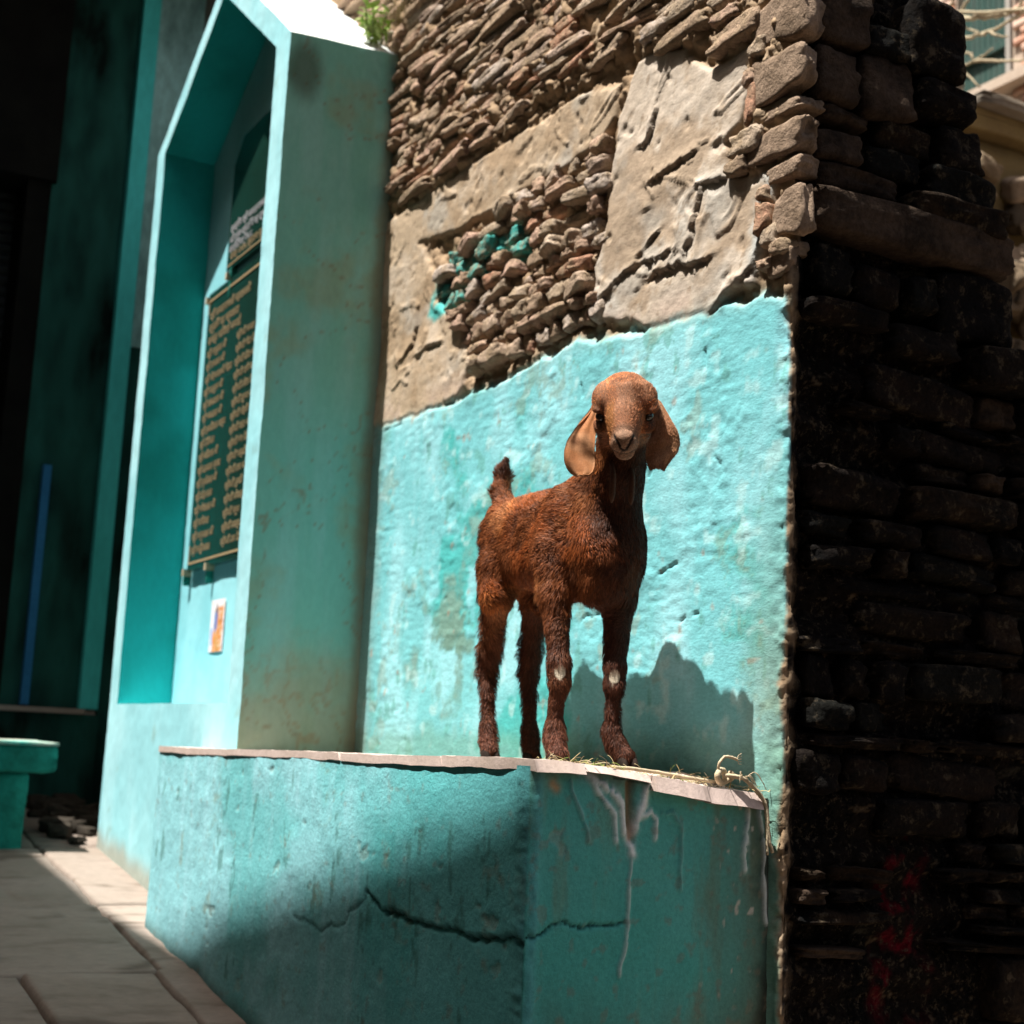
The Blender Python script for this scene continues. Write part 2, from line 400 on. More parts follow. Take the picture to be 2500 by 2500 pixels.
Xp[nF:nF + nS] = XC; Yp[nF:nF + nS] = ss[:, None] * YE[nF:nF + nS]; NX[nF:nF + nS] = 1
for i in range(8):
    Xp[nF + i] = XC - RC + RC * math.sin(th_c[i]); Yp[nF + i] = RC - RC * math.cos(th_c[i])
    NX[nF + i] = math.sin(th_c[i]); NY[nF + i] = -math.cos(th_c[i])
Xp[nF + nS:] = XC - sb[:, None]; Yp[nF + nS:] = YE[nF + nS:]; NY[nF + nS:] = 1
NN = np.hypot(NX, NY); NX /= NN; NY /= NN
front = np.zeros_like(Zg, dtype=bool); front[:nF + 4] = True
x = Xp.ravel(); y = Yp.ravel(); z = Zg.ravel(); fr = front.ravel()
wx = x + .016 * fbm(x, y, z, 14, 4, 51) ; wz = z + .014 * fbm(x, y, z, 14, 4, 61)
soft = lambda d, w=.009: sstep(-w, w, d)
ptop = np.interp(wx, [p[0] for p in PAINT_TOP], [p[1] for p in PAINT_TOP])
edge_in = XC - .012 + .030 * fbm(0, 0, z, 7, 3, 71) + .016 * fbm(x, 0, z, 40, 4, 72, .7)      # ragged right border of the paint
mP = soft(ptop - wz) * soft(edge_in - x + y * -3)
mPale = soft(sd_poly(wx, wz, PALE)); mBand = soft(sd_poly(wx, wz, BAND)); mLow = soft(sd_poly(wx, wz, LOWPL))
mHole = soft(sd_poly(wx, wz, HOLE)) * (1 - mPale)
mTop = soft(wz - (1.665 + .0 * x)) * (1 - mPale) * (1 - mBand)
mTop = np.maximum(mTop, soft(sd_poly(wx, wz, [(-2.82, 1.7), (-2.80, 1.55), (-2.74, 1.64), (-2.64, 1.635), (-2.5, 1.56), (-2.44, 1.50), (-2.3, 1.505), (-2.3, 1.2), (-2.2, 1.19), (-2.22, 1.0), (-2.1, .94), (-2.0, 1.8)])) * (1 - mPale))
for a in (mP, mPale, mBand, mLow, mHole, mTop): a[~fr] = 0
mP = mP * (1 - mPale * 0)
mPl = np.clip(mPale + mBand + mLow, 0, 1) * (1 - mP)
rest = np.clip(1 - mP - mPl, 0, 1)
lumps = fbm(x, y, z, 22, 4, 81, .6)
h = np.zeros_like(x)
h += mP * (.004 * fbm(x, y, z, 3.5, 3, 91) + (.0003 + .0012 * sstep(-.1, .4, fbm(x, y, z, 5, 3, 120))) * fbm(x * .5, y, z * 1.7, 50, 3, 92) + .0022 * sstep(.2, .5, fbm(x, y, z, 13, 4, 97)) + .004)
rp = ridge(x * .8, y, z * .9, 4.2, 3, 95)
rq = ridge(x * .9 + z * .5 + .15 * vn(x * 5, y, z * 5, 98), y, z * .7 - x * .4, 6.5, 2, 96)
h += mPl * (.004 + .008 * fbm(x, y, z, 4, 3, 93) + .002 * sstep(.55, .95, rp) + .004 * sstep(.76, .80, rq) * sstep(1.0, .8, rq) + .0012 * fbm(x, y, z, 60, 2, 94) - .004 * sstep(.38, .55, fbm(x, y, z, 17, 3, 99)))
h += rest * (-.010 + .017 * lumps + .006 * fbm(x, y, z, 60, 3, 82, .7))
h += mHole * (1 - mP) * (-.008 + .016 * lumps) + mTop * (.010 + .018 * lumps)
hcor = -.010 + .016 * fbm(x, y, z, 12, 3, 83, .6) + .012 * fbm(x, y, z, 40, 4, 84, .75)
cn = sstep(XC - .05, XC - .022, x) * fr
h = h * (1 - cn) + (hcor * (1 - .55 * mP) + .002) * cn
side = (~fr)
course = np.sin((z + .012 * fbm(x, y * 2, z * .3, 3, 2, 101)) * 2 * math.pi / .105)
hs = -.042 + .018 * fbm(x, y, z, 11, 4, 103, .6) + .006 * fbm(x, y, z * 2, 50, 3, 105, .7) + .010 * course * sstep(1.0, .9, z) + .012 * ridge(x, y * .5, z * 1.4, 7, 3, 104)
h = np.where(side, hs * sstep(.01, .07, y) + hcor * (1 - sstep(.01, .07, y)), h)
def signed_line(px, py, pts):
    best = np.full(px.shape, 1e9, dtype=np.float32); sg = np.zeros_like(best)
    for (x0, y0), (x1, y1) in zip(pts[:-1], pts[1:]):
        dx, dy = x1 - x0, y1 - y0
        t = np.clip(((px - x0) * dx + (py - y0) * dy) / (dx * dx + dy * dy), 0, 1)
        d = np.hypot(px - x0 - t * dx, py - y0 - t * dy); m = d < best
        side_ = np.sign((py - y0 - t * dy) * (1 if abs(dx) > abs(dy) else 0) + (px - x0 - t * dx) * (0 if abs(dx) > abs(dy) else -1))
        best = np.where(m, d, best); sg = np.where(m, side_, sg)
    return best * np.where(sg == 0, 1, sg)
cx_ = x + .018 * fbm(x, y, z, 22, 5, 31, .7); cz_ = z + .016 * fbm(x, y, z, 22, 5, 32, .7)
for c in CRACKS:
    d = signed_line(cx_, cz_, c); tapr = sstep(-.35, .1, fbm(x, y, z, 9, 2, 33))
    h += np.where(fr & (np.abs(d) < .12), mPl * tapr * np.where(d > 0, .009 * np.exp(-d / .022), -.004 * np.exp(d / .012)), 0)
    h -= np.where(fr, .004 * np.exp(-(d / .0026) ** 2) * tapr, 0)
for c in PCRACKS:
    d = dist_line(x + .006 * fbm(x, y, z, 40, 2, 7), z + .006 * fbm(x, y, z, 40, 2, 8), c); h -= np.where(fr, .006 * np.exp(-(d / .0028) ** 2) * sstep(-.4, .1, fbm(x, y, z, 40, 2, 34)), 0)
h -= np.where(fr, .004 * np.exp(-(((ptop - wz) + .004) / .006) ** 2) * mPl, 0)
X = x + NX.ravel() * h; Y = y + NY.ravel() * h
# pigment
n1 = fbm(x, y, z, 2.3, 4, 111); n2 = fbm(x * 1.2, y, z * .5, 7, 4, 112); n3 = fbm(x, y, z, 30, 3, 113)
n4 = fbm(x, y, z, 9, 5, 114, .65)
paint = mix(np.tile(PAINT, (len(x), 1)), PAINT_LT, sstep(-.25, .45, n2))
paint = mix(paint, PAINT_DK, sstep(.10, .32, n1 + .45 * n4) * .8)
paint = mix(paint, [.10, .30, .27], sstep(.30, .42, fbm(x * 1.1, y, z * .7, 15, 5, 118, .65)) * .6)
paint = mix(paint, [.22, .30, .25], sstep(.22, .42, n4) * .55)
paint = mix(paint, [.13, .24, .20], sstep(.02, .25, n4) * np.exp(-((x + 3.55) / .28) ** 2 - ((z - .28) / .22) ** 2) * .9)
paint = mix(paint, [.42, .62, .63], sstep(.3, .6, fbm(x, y, z, 20, 4, 119)) * .5)
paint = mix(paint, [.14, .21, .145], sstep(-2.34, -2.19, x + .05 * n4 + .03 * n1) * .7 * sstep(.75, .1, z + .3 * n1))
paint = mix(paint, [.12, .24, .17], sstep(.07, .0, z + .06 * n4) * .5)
paint = mix(paint, [.14, .15, .11], sstep(-4.02, -4.12, x + .05 * n4) * .5)
paint = mix(paint, [.30, .22, .17], sstep(.55, .75, fbm(x, y, z, 26, 3, 115)) * .6)
pl = mix(np.tile(PLASTER, (len(x), 1)), PALEC, np.clip(mPale * .8 + sstep(0, .5, n4) * .5, 0, 1))
pl = mix(pl, [.30, .33, .33], mPale * sstep(-2.33, -2.24, x + .06 * n4) * sstep(1.30, 1.1, z) * .75)
pl = mix(pl, [.26, .18, .11], sstep(.05, .5, n1 - n4) * .6)
pl = mix(pl, [.33, .33, .31], sstep(.12, .4, fbm(x, y, z, 5, 4, 122)) * .5)
pl = mix(pl, [.21, .15, .095], sstep(.30, .5, fbm(x, y, z, 26, 4, 123, .7)) * .6)
pl = mix(pl, [.42, .30, .24], sstep(.10, .0, np.abs(wz - ptop)) * sstep(-.1, .3, n4) * .6)
mo = mix(np.tile(MORTAR, (len(x), 1)), [.16, .105, .06], sstep(-.1, .5, n3) * .6)
mo = mix(mo, [.30, .23, .16], sstep(0, .5, n4) * .6)
mPc = sstep(-.020, .012, ptop - wz + .014 * fbm(x, y, z, 55, 3, 121, .7) + .010 * n4) * soft(edge_in - x + y * -3) * fr * (1 - 0 * x)
mPc = np.clip(mPc, 0, 1); tot = np.clip(mPl + rest, 1e-3, None)
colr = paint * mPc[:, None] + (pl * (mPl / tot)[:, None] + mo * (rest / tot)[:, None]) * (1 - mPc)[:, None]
colr = np.where((mP > .999)[:, None], paint, colr)
spl = soft(sd_poly(wx, wz, TEALSPL), .012) * sstep(-.35, .05, n4)
colr = mix(colr, PAINT_DK * 1.15, np.where(fr, spl * .9, 0))
edge_stain = np.exp(-((ptop - wz) / .02) ** 2) * fr
colr = mix(colr, [.26, .33, .29], edge_stain * .3)
so = mix(np.tile(np.array([.009, .007, .006]), (len(x), 1)), [.004, .004, .004], sstep(-.2, .3, n4))  # near-black side pigment: shade painted over the dark masonry
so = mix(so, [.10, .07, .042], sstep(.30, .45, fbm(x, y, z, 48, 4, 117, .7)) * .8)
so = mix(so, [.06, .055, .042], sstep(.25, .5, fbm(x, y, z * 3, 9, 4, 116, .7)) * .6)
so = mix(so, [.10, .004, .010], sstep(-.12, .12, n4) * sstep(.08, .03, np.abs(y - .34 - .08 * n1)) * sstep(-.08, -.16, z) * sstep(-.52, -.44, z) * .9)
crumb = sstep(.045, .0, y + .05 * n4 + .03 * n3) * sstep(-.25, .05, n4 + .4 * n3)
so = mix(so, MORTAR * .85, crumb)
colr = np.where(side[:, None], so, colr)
wall = empty('rubble_wall', (-3.2, .3, -.8))
tag(wall, 'ruined rubble stone wall with turquoise paint up to shoulder height and peeling plaster above, behind the goat', 'wall')
F = grid_faces(nF + nS + nB, nZ)
me = mesh_np('wall_body', np.stack([X, Y, z], -1), F, col=colr)
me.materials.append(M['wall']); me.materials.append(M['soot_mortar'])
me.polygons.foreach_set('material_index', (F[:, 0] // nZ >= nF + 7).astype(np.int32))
add('wall_body', me, wall)
print('wall tris', len(F) * 2)

# ---- stones
def unit_stone(seed, n=5, pw=5.0, amp=.16, fin=0.):
    r = np.random.default_rng(seed)
    P = []; F = []
    vid = {}
    def key(i, j, kk):
        if (i, j, kk) not in vid:
            p = np.array([i, j, kk], float) / n * 2 - 1
            vid[(i, j, kk)] = len(P); P.append(p)
        return vid[(i, j, kk)]
    for a in range(n):
        for b in range(n):
            for (c, s) in ((0, 0), (n, 1)):
                q = [(a, b), (a + 1, b), (a + 1, b + 1), (a, b + 1)]
                f1 = [key(u, v, c) for u, v in q]; f2 = [key(u, c, v) for u, v in q]; f3 = [key(c, u, v) for u, v in q]
                F.append(tuple(f1 if s else f1[::-1])); F.append(tuple(f2[::-1] if s else f2)); F.append(tuple(f3 if s else f3[::-1]))
    P = np.array(P)
    nr = (np.abs(P) ** pw).sum(1) ** (1 / pw)
    P = P / nr[:, None]
    P[:, 2] *= 1 + .22 * P[:, 0] * r.uniform(-1, 1)
    P[:, 0] *= 1 + .15 * P[:, 2] * r.uniform(-1, 1)
    d = fbm(P[:, 0] + seed, P[:, 1], P[:, 2], 1.4, 3, seed, .6)
    P = P * (1 + amp * d)[:, None]
    P[:, 0] += .10 * vn(P[:, 1] * 2, P[:, 2] * 2, seed, seed + 5)
    P[:, 2] += .14 * vn(P[:, 0] * 1.7, P[:, 1], seed, seed + 6)
    if fin: P = P * (1 + fin * fbm(P[:, 0] + 3 * seed, P[:, 1], P[:, 2], 4.5, 3, seed + 77, .65))[:, None]
    return mesh_np('stone', P, F)

STV = [unit_stone(i, 7, 5.0 + (i % 4) * 2.5, .20, .10) for i in range(20)]
QV = [unit_stone(100 + i, 10, 9.0, .08, .07) for i in range(10)]
for mm in STV: mm.materials.append(M['stone'])
SHADEV = [mm.copy() for mm in STV + QV]  # shaded copies of the stones for the wall's side face
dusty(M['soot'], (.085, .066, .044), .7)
for mm in SHADEV: mm.materials.clear(); mm.materials.append(M['soot'])
for mm in QV: mm.materials.append(M['quoin'])
TEALV = [mm.copy() for mm in STV[:4]]
M['stone_teal'] = material('rubble stone splashed with teal paint', color=(.05, .31, .28), color2=(.24, .17, .11), nscale=38, nmix=1.0, fine_amt=.2, bump=1, bump_scale=170, bump_dist=.005, big_bump=.5)
for mm in TEALV: mm.materials.clear(); mm.materials.append(M['stone_teal'])

specs = []      # (importance, mesh, loc, scale, rot, label)
def spec(me, x, y, z, lx, ly, lz, ry=0., rz=0., rx=0., label=None):
    d = math.dist((x, y, z), (0, -1.8, 0))
    p = Vector((x, y, z)) - CAM
    u = 51.43 / 18 * p.dot(RX) / max(.1, p.dot(FX)); v = 51.43 / 18 * p.dot(UX) / max(.1, p.dot(FX))
    vis = abs(u) < 1.12 and abs(v) < 1.12
    specs.append((vis, lx * lz / d / d, me, (x, y, z), (lx / 2, ly / 2, lz / 2), (rx, ry, rz), label))

def inside(px, pz, poly):
    return sd_poly(np.array([px]), np.array([pz]), poly)[0]

# courses of rubble above the plaster band
zc = 1.690
r = random.Random(11)
while zc < 2.62:
    hrow = r.choice([.020, .026, .030, .036, .044])
    xx = -5.0 + r.random() * .1
    while xx < -2.20:
        L = r.choice([.05, .07, .10, .13, .17, .22, .28]) * r.uniform(.85, 1.15)
        cx = xx + L / 2; cz = zc + hrow / 2 + .008 * math.sin(cx * 5 + zc * 7)
        topz = np.interp(cx, [-5., -4.25, -3.29, -2.76, -2.11], [2.9, 2.58, 2.17, 1.93, 1.63])
        hidden = (cx < -4.2 and cz < 2.28)
        if cz < topz and not hidden and r.random() > .07 and inside(cx, cz, PALE) < .0 and not (cx > -2.42 and cz < 1.9):
            n = 1
            if hrow > .04 and r.random() < .4: n = 2
            for q in range(n):
                hh = hrow / n
                spec(STV[r.randrange(20)], cx, .022 + r.uniform(-.012, .014), cz - hrow / 2 + hh * (q + .5), L * 1.0, .075, hh * r.uniform(.9, 1.1), r.uniform(-.07, .07), r.uniform(-.12, .12), r.uniform(-.25, .1))
        xx += L + r.uniform(.004, .02)
    zc += hrow + .006
# the broken patch
zc = 1.022
while zc < 1.50:
    hrow = r.choice([.028, .036, .044])
    xx = -3.8 + r.random() * .05
    while xx < -2.82:
        L = r.choice([.05, .065, .08, .10]) * r.uniform(.85, 1.2)
        cx = xx + L / 2; cz = zc + hrow / 2 + r.uniform(-.005, .005)
        if inside(cx, cz, HOLE) > -.002:
            t = inside(cx, cz, TEALSPL) > -0.012
            spec((TEALV[r.randrange(4)] if t and r.random() < .9 else STV[r.randrange(20)]), cx, .022 + r.uniform(-.016, .016), cz, L, .07, hrow * r.uniform(.85, 1.1), r.uniform(-.25, .15), r.uniform(-.3, .3), r.uniform(-.3, .2),
                 'stone splashed with teal paint' if t else None)
        xx += L + r.uniform(.008, .022)
    zc += hrow + .009
# rubble beside the corner, between the pale plaster and the quoins
for (cx, cz, L, hh) in [(-2.35, 1.53, .16, .05), (-2.38, 1.585, .10, .03), (-2.55, 1.62, .2, .05), (-2.52, 1.68, .15, .045), (-2.36, 1.64, .16, .05), (-2.37, 1.70, .2, .05), (-2.66, 1.67, .1, .04), (-2.28, 1.345, .03, .09), (-2.30, 1.27, .10, .05),
                        (-2.33, 1.225, .07, .035), (-2.24, 1.085, .04, .06), (-2.22, 1.04, .05, .05), (-2.245, 1.135, .03, .035), (-2.27, 1.46, .05, .04), (-2.29, 1.41, .035, .035), (-2.19, 1.01, .05, .03), (-2.23, .985, .04, .02)]:
    spec(STV[r.randrange(20)], cx, .012, cz, L, .07, hh, r.uniform(-.1, .1), 0, r.uniform(-.2, .1))
# quoins: long stones that show a lit end on the front and run back along the dark side
def quoin(z0, z1, xf, y1, proud_x, proud_y, s, ry=0., me=None):
    """from the front face back along the side; xf = how far it reaches along the front"""
    cx = XC + proud_x - xf / 2; cy = -proud_y + (y1 + proud_y) / 2
    spec(me or QV[s % 10], cx, cy, (z0 + z1) / 2, xf, y1 + proud_y, z1 - z0, 0, ry, 0, 'corner stone with a pale end on the sunny face')
quoin(1.455, 1.56, .17, .045, .035, .012, 1)
quoin(1.335, 1.43, .15, .035, .030, .018, 2)
quoin(1.292, 1.322, .13, .06, .018, .008, 3)
quoin(1.205, 1.268, .17, .04, .026, .014, 4)
quoin(1.155, 1.192, .10, .05, .018, .006, 5)
quoin(1.035, 1.128, .085, .03, .030, .012, 6)
quoin(1.575, 1.66, .2, .05, .03, .01, 7); quoin(1.67, 1.75, .15, .05, .03, .01, 8)
quoin(.955, 1.008, .07, .02, -.002, .012, 9)

def sblock(y0, y1, z0, z1, proud, s, lab=None, me=None, tilt=0.):
    spec(me or SHADEV[20 + s % 10], XC + proud - .06, (y0 + y1) / 2, (z0 + z1) / 2, .12, y1 - y0, z1 - z0, r.uniform(-.05, .05), r.uniform(-.04, .04), tilt, lab)
rr = random.Random(5)
BRNV = [mm.copy() for mm in QV]
M['brown'] = material('grimy brown stone', spec=.04, color=(.052, .036, .026), color2=(.014, .011, .009), nscale=11, nmix=.9, fine_amt=.4, bump=1, bump_scale=120, bump_dist=.006, big_bump=.6)  # darker than the quoins: shade round the corner painted in
for mm in BRNV: mm.materials.clear(); mm.materials.append(M['brown'])
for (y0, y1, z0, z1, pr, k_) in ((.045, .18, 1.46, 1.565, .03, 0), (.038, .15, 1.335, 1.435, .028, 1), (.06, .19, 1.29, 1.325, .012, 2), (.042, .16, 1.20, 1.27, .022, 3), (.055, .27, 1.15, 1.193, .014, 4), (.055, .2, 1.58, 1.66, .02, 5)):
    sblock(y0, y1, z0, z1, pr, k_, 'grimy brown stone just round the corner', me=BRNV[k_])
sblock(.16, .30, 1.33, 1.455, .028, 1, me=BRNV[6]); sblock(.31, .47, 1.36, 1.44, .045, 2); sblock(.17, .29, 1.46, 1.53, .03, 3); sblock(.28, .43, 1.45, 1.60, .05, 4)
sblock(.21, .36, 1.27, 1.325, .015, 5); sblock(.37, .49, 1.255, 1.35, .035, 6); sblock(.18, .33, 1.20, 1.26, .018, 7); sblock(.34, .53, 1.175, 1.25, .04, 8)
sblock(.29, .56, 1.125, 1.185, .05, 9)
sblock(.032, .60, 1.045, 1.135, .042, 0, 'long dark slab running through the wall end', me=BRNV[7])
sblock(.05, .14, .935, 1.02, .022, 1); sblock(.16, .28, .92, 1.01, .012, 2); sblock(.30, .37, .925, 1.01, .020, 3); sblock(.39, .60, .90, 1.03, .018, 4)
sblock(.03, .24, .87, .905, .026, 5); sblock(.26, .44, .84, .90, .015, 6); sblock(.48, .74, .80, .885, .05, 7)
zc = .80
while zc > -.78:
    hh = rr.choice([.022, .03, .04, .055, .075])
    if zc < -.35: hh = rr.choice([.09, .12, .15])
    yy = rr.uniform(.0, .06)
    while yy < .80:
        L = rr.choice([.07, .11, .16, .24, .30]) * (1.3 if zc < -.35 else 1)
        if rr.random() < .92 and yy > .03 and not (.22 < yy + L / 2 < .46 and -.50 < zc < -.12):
            sblock(yy, yy + L, zc - hh, zc - .004, rr.uniform(-.018, .022), rr.randrange(10), me=(BRNV[rr.randrange(10)] if rr.random() < .04 else SHADEV[rr.randrange(30)]), tilt=rr.uniform(-.1, .04))
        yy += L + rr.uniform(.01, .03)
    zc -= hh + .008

specs.sort(key=lambda t: (not t[0], -t[1]))
print('stones', len(specs), 'visible', sum(1 for s in specs if s[0]))
loose = []
for n, (vis, imp, mm, loc, sc, rot, lab) in enumerate(specs):
    if n < 300:
        o = add('stone', mm, wall)
        o.location = loc; o.scale = sc; o.rotation_euler = rot
        if lab: o['label'] = lab
    else:
        Rm = (Matrix.Translation(loc) @ __import__('mathutils').Euler(rot).to_matrix().to_4x4() @ Matrix.Diagonal((*sc, 1)))
        v = np.empty(len(mm.vertices) * 3, dtype=np.float32); mm.vertices.foreach_get('co', v); v = v.reshape(-1, 3)
        A = np.array(Rm); v = v @ A[:3, :3].T + A[:3, 3]
        f = np.empty(len(mm.loops), dtype=np.int32); mm.loops.foreach_get('vertex_index', f)
        loose.append((v, f.reshape(-1, 4), mm.materials[0].name))
for mat_name, nm in (('sun bleached rubble stone', 'small_stones'), ('soot blackened stone', 'dark_small_stones')):
    V = []; Fs = []; off = 0
    for v, f, m_ in loose:
        if (m_ == 'soot blackened stone') == (nm == 'dark_small_stones'):
            V.append(v); Fs.append(f + off); off += len(v)
    if V:
        o = add(nm, mesh_np(nm, np.vstack(V), np.vstack(Fs)), wall, bpy.data.materials[mat_name])
        tag(o, kind='stuff')

# ------------------------------------------------------------------ low wall with coping
LX0, LX1, LY = -4.45, -2.20, -.52
def ledge_top(x, y):
    return -.024 - .034 * sstep(-.42, -.02, y) * sstep(-2.5, -2.2, x) + .010 * sstep(-2.9, -2.3, x) * sstep(-.3, -.52, y) - .014 * sstep(-3.0, -4.3, x)
sl = np.linspace(-.02, LY, 14)[:-1]
sfr = np.arange(LX0, LX1, .0085)
ssd = np.arange(LY, .03, .0031)
zs2 = np.concatenate([np.arange(-1.15, -.75, .02), np.arange(-.75, -.03, .0043)])
na, nb, nc, nz = len(sl), len(sfr), len(ssd), len(zs2)
Xp = np.concatenate([np.full(na, LX0), sfr, np.full(nc, LX1)])
Yp = np.concatenate([sl, np.full(nb, LY), ssd])
NXl = np.concatenate([np.full(na, -1.), np.zeros(nb), np.ones(nc)]); NYl = np.concatenate([np.zeros(na), -np.ones(nb), np.zeros(nc)])
for c0 in (na, na + nb):
    for dd in range(-4, 4):
        t = .5 + .5 * (dd + .5) / 4
        a, b = ((-1, 0), (0, -1)) if c0 == na else ((0, -1), (1, 0))
        NXl[c0 + dd] = a[0] * (1 - t) + b[0] * t; NYl[c0 + dd] = a[1] * (1 - t) + b[1] * t
nn = np.hypot(NXl, NYl); NXl /= nn; NYl /= nn
N = len(Xp)
x = np.repeat(Xp, nz); y = np.repeat(Yp, nz); z = np.tile(zs2, N); nx_ = np.repeat(NXl, nz); ny_ = np.repeat(NYl, nz)
is_side = np.repeat(np.arange(N) >= na + nb, nz); is_front = np.repeat((np.arange(N) >= na) & (np.arange(N) < na + nb), nz)
tz = ledge_top(x, y) - .012
z = np.where(np.tile(np.arange(nz) == nz - 1, N), tz, np.minimum(z, tz - .004))
h = .004 * fbm(x, y, z, 4, 3, 201) + .0009 * fbm(x * 1.2, y * 1.2, z * .8, 38, 3, 202) + .0022 * fbm(x, y, z, 11, 3, 203)
n4 = fbm(x, y, z, 9, 5, 214, .65); n1 = fbm(x, y, z, 2.5, 4, 215); nst = fbm(x * 1.5, y * 1.5, z * .25, 16, 4, 216); nf = fbm(x, y, z, 45, 3, 217)
jw = .004 * fbm(0, 0, z, 30, 3, 9)
# lumpy bead at the joint of the two faces
jb = np.where(is_side, y - (LY + .012), 9) + jw
jf = np.where(is_front, LX1 - .014 - x, 9) + jw * 2
bead = np.exp(-(jb / .012) ** 2) + np.exp(-(jf / .03) ** 2)
h += bead * (.004 + .008 * np.abs(fbm(x, y, z, 42, 3, 204)))
EC = [(-0.561, -0.309), (-0.51, -0.307), (-0.459, -0.291), (-0.405, -0.292), (-0.318, -0.289)]
ECF = [(-2.863, -0.313), (-2.80, -.328), (-2.704, -0.336), (-2.516, -0.338), (-2.369, -0.334), (-2.2, -0.315)]
ECF2 = [(-3.25, -.40), (-3.10, -.41), (-2.98, -.385), (-2.863, -.313)]
jx = .016 * fbm(x, y, z, 20, 5, 205, .75); jz = .020 * fbm(x, y, z, 20, 5, 206, .75)
d = dist_line(y + jx, z + jz, EC); h -= np.where(is_side, .007 * np.exp(-(d / .0022) ** 2), 0); crk_ = np.where(is_side, np.exp(-(d / .0024) ** 2), 0)
d = dist_line(x + jx, z + jz, ECF); h -= np.where(is_front, .010 * np.exp(-(d / .0040) ** 2), 0); crk_ = np.maximum(crk_, np.where(is_front, np.exp(-(d / .0042) ** 2), 0))
below = sstep(.004, -.004, z + jz - np.interp(x, [p[0] for p in ECF], [p[1] for p in ECF])) * sstep(-2.9, -2.75, x) * is_front
h -= below * .004
d = dist_line(x + jx, z + jz, ECF2); h -= np.where(is_front, .003 * np.exp(-(d / .003) ** 2), 0); crk_ = np.maximum(crk_, .5 * np.where(is_front, np.exp(-(d / .0032) ** 2), 0))
h -= .0022 * sstep(.46, .52, fbm(x, y, z, 13, 4, 222, .65))
DR = [([(-0.43, -0.024), (-.40, -.04), (-0.361, -0.061), (-0.337, -0.084), (-0.324, -0.134)], .0075, 1.), ([(-0.280, -0.035), (-0.290, -0.088), (-0.315, -0.143), (-0.308, -0.17)], .009, 1.), ([(-0.400, -0.045), (-0.365, -0.090), (-.35, -.105), (-0.346, -0.148)], .0055, .8),
      ([(-0.302, -0.111), (-0.274, -0.096), (-.262, -.112), (-0.261, -0.143)], .0055, .8), ([(-0.25, -0.098), (-.225, -.095), (-0.205, -0.12), (-0.2, -0.235)], .0035, .1), ([(-0.055, -0.063), (-0.056, -0.121), (-0.060, -0.20)], .006, .6),
      ([(-0.028, -0.062), (-.022, -.12), (-0.015, -0.178), (-0.010, -0.293)], .0045, .6), ([(-.31, -.17), (-.312, -.30), (-.325, -.38)], .0035, .5), ([(-.44, -.05), (-.42, -.10), (-.40, -.15)], .003, .2)]
drip = np.zeros_like(x); dripc = np.zeros_like(x)
for pts, w, cstr in DR:
    d = dist_line(y + .006 * fbm(x, y, z, 30, 2, 207), z + .004 * fbm(x, y, z, 30, 2, 208), pts)
    g = np.exp(-(d / w) ** 2) * is_side * sstep(-.35, .05, fbm(x, y, z, 45, 4, 209, .7) + .25 * (1 - np.minimum(d / w, 1)))
    drip = np.maximum(drip, g); dripc = np.maximum(dripc, g * cstr)
h += drip * .0055
gap = np.exp(-(dist_line(y, z, [(-.318, -.05), (-.312, -.145)]) / .009) ** 2) * is_side
h -= gap * .012
P = np.stack([x + nx_ * h, y + ny_ * h, z], -1)
lf = mix(mix(np.tile(np.array([.24, .52, .57]), (len(x), 1)), [.12, .43, .45], sstep(-3.4, -2.4, x + .3 * n1)), [.30, .58, .64], sstep(-.1, .45, nst) * sstep(-2.4, -3.4, x))  # paler left, deeper right: sun and shade painted into the limewash
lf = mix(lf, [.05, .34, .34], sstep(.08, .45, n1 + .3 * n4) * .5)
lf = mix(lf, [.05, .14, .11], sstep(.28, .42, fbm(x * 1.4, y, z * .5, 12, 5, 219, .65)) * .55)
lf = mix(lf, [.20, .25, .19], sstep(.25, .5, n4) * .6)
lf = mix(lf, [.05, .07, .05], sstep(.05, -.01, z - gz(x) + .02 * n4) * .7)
ls = mix(np.tile(np.array([.075, .38, .33]), (len(x), 1)), [.11, .42, .38], sstep(-.3, .4, n1))  # end face greener and darker than the front: shade put into the paint
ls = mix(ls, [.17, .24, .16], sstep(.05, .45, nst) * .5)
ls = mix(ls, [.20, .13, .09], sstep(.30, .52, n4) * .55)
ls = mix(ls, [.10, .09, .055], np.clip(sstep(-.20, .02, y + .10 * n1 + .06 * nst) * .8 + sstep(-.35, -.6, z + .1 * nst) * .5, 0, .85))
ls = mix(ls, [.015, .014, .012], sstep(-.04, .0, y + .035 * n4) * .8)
ls = mix(ls, [.5, .47, .40], sstep(.60, .75, fbm(x, y * 1.2, z * .8, 60, 2, 218)) * sstep(-.2, -.06, y) * .8)
ls = mix(ls, [.80, .86, .84], dripc * .98)
ls = mix(ls, [.28, .13, .04], gap * .8)
ls = mix(ls, [.12, .10, .07], sstep(.03, .0, tz - z + .015 * n4) * .6)
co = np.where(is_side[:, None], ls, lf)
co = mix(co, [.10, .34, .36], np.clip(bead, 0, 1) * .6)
co = mix(co, [.08, .045, .03], (np.exp(-(dist_line(y, z, [(-.535, -.06), (-.53, -.115)]) / .018) ** 2) * is_side * sstep(-.4, .2, n4)))
co = mix(co, [.50, .28, .12], (np.exp(-(dist_line(y, z, [(-.478, -.055), (-.470, -.062)]) / .009) ** 2) * is_side * .8))
co = mix(co, [.20, .16, .11], sstep(.32, .5, nf) * .35)
co = mix(co, [.02, .05, .04], crk_ * .8)
co = mix(co, [.30, .33, .27], sstep(.46, .52, fbm(x, y, z, 13, 4, 222, .65)) * .35)
low = empty('low_wall', (-3.3, -.3, -.9))
tag(low, 'low turquoise plastered wall ledge with thin stone coping that the goat stands on', 'low wall')
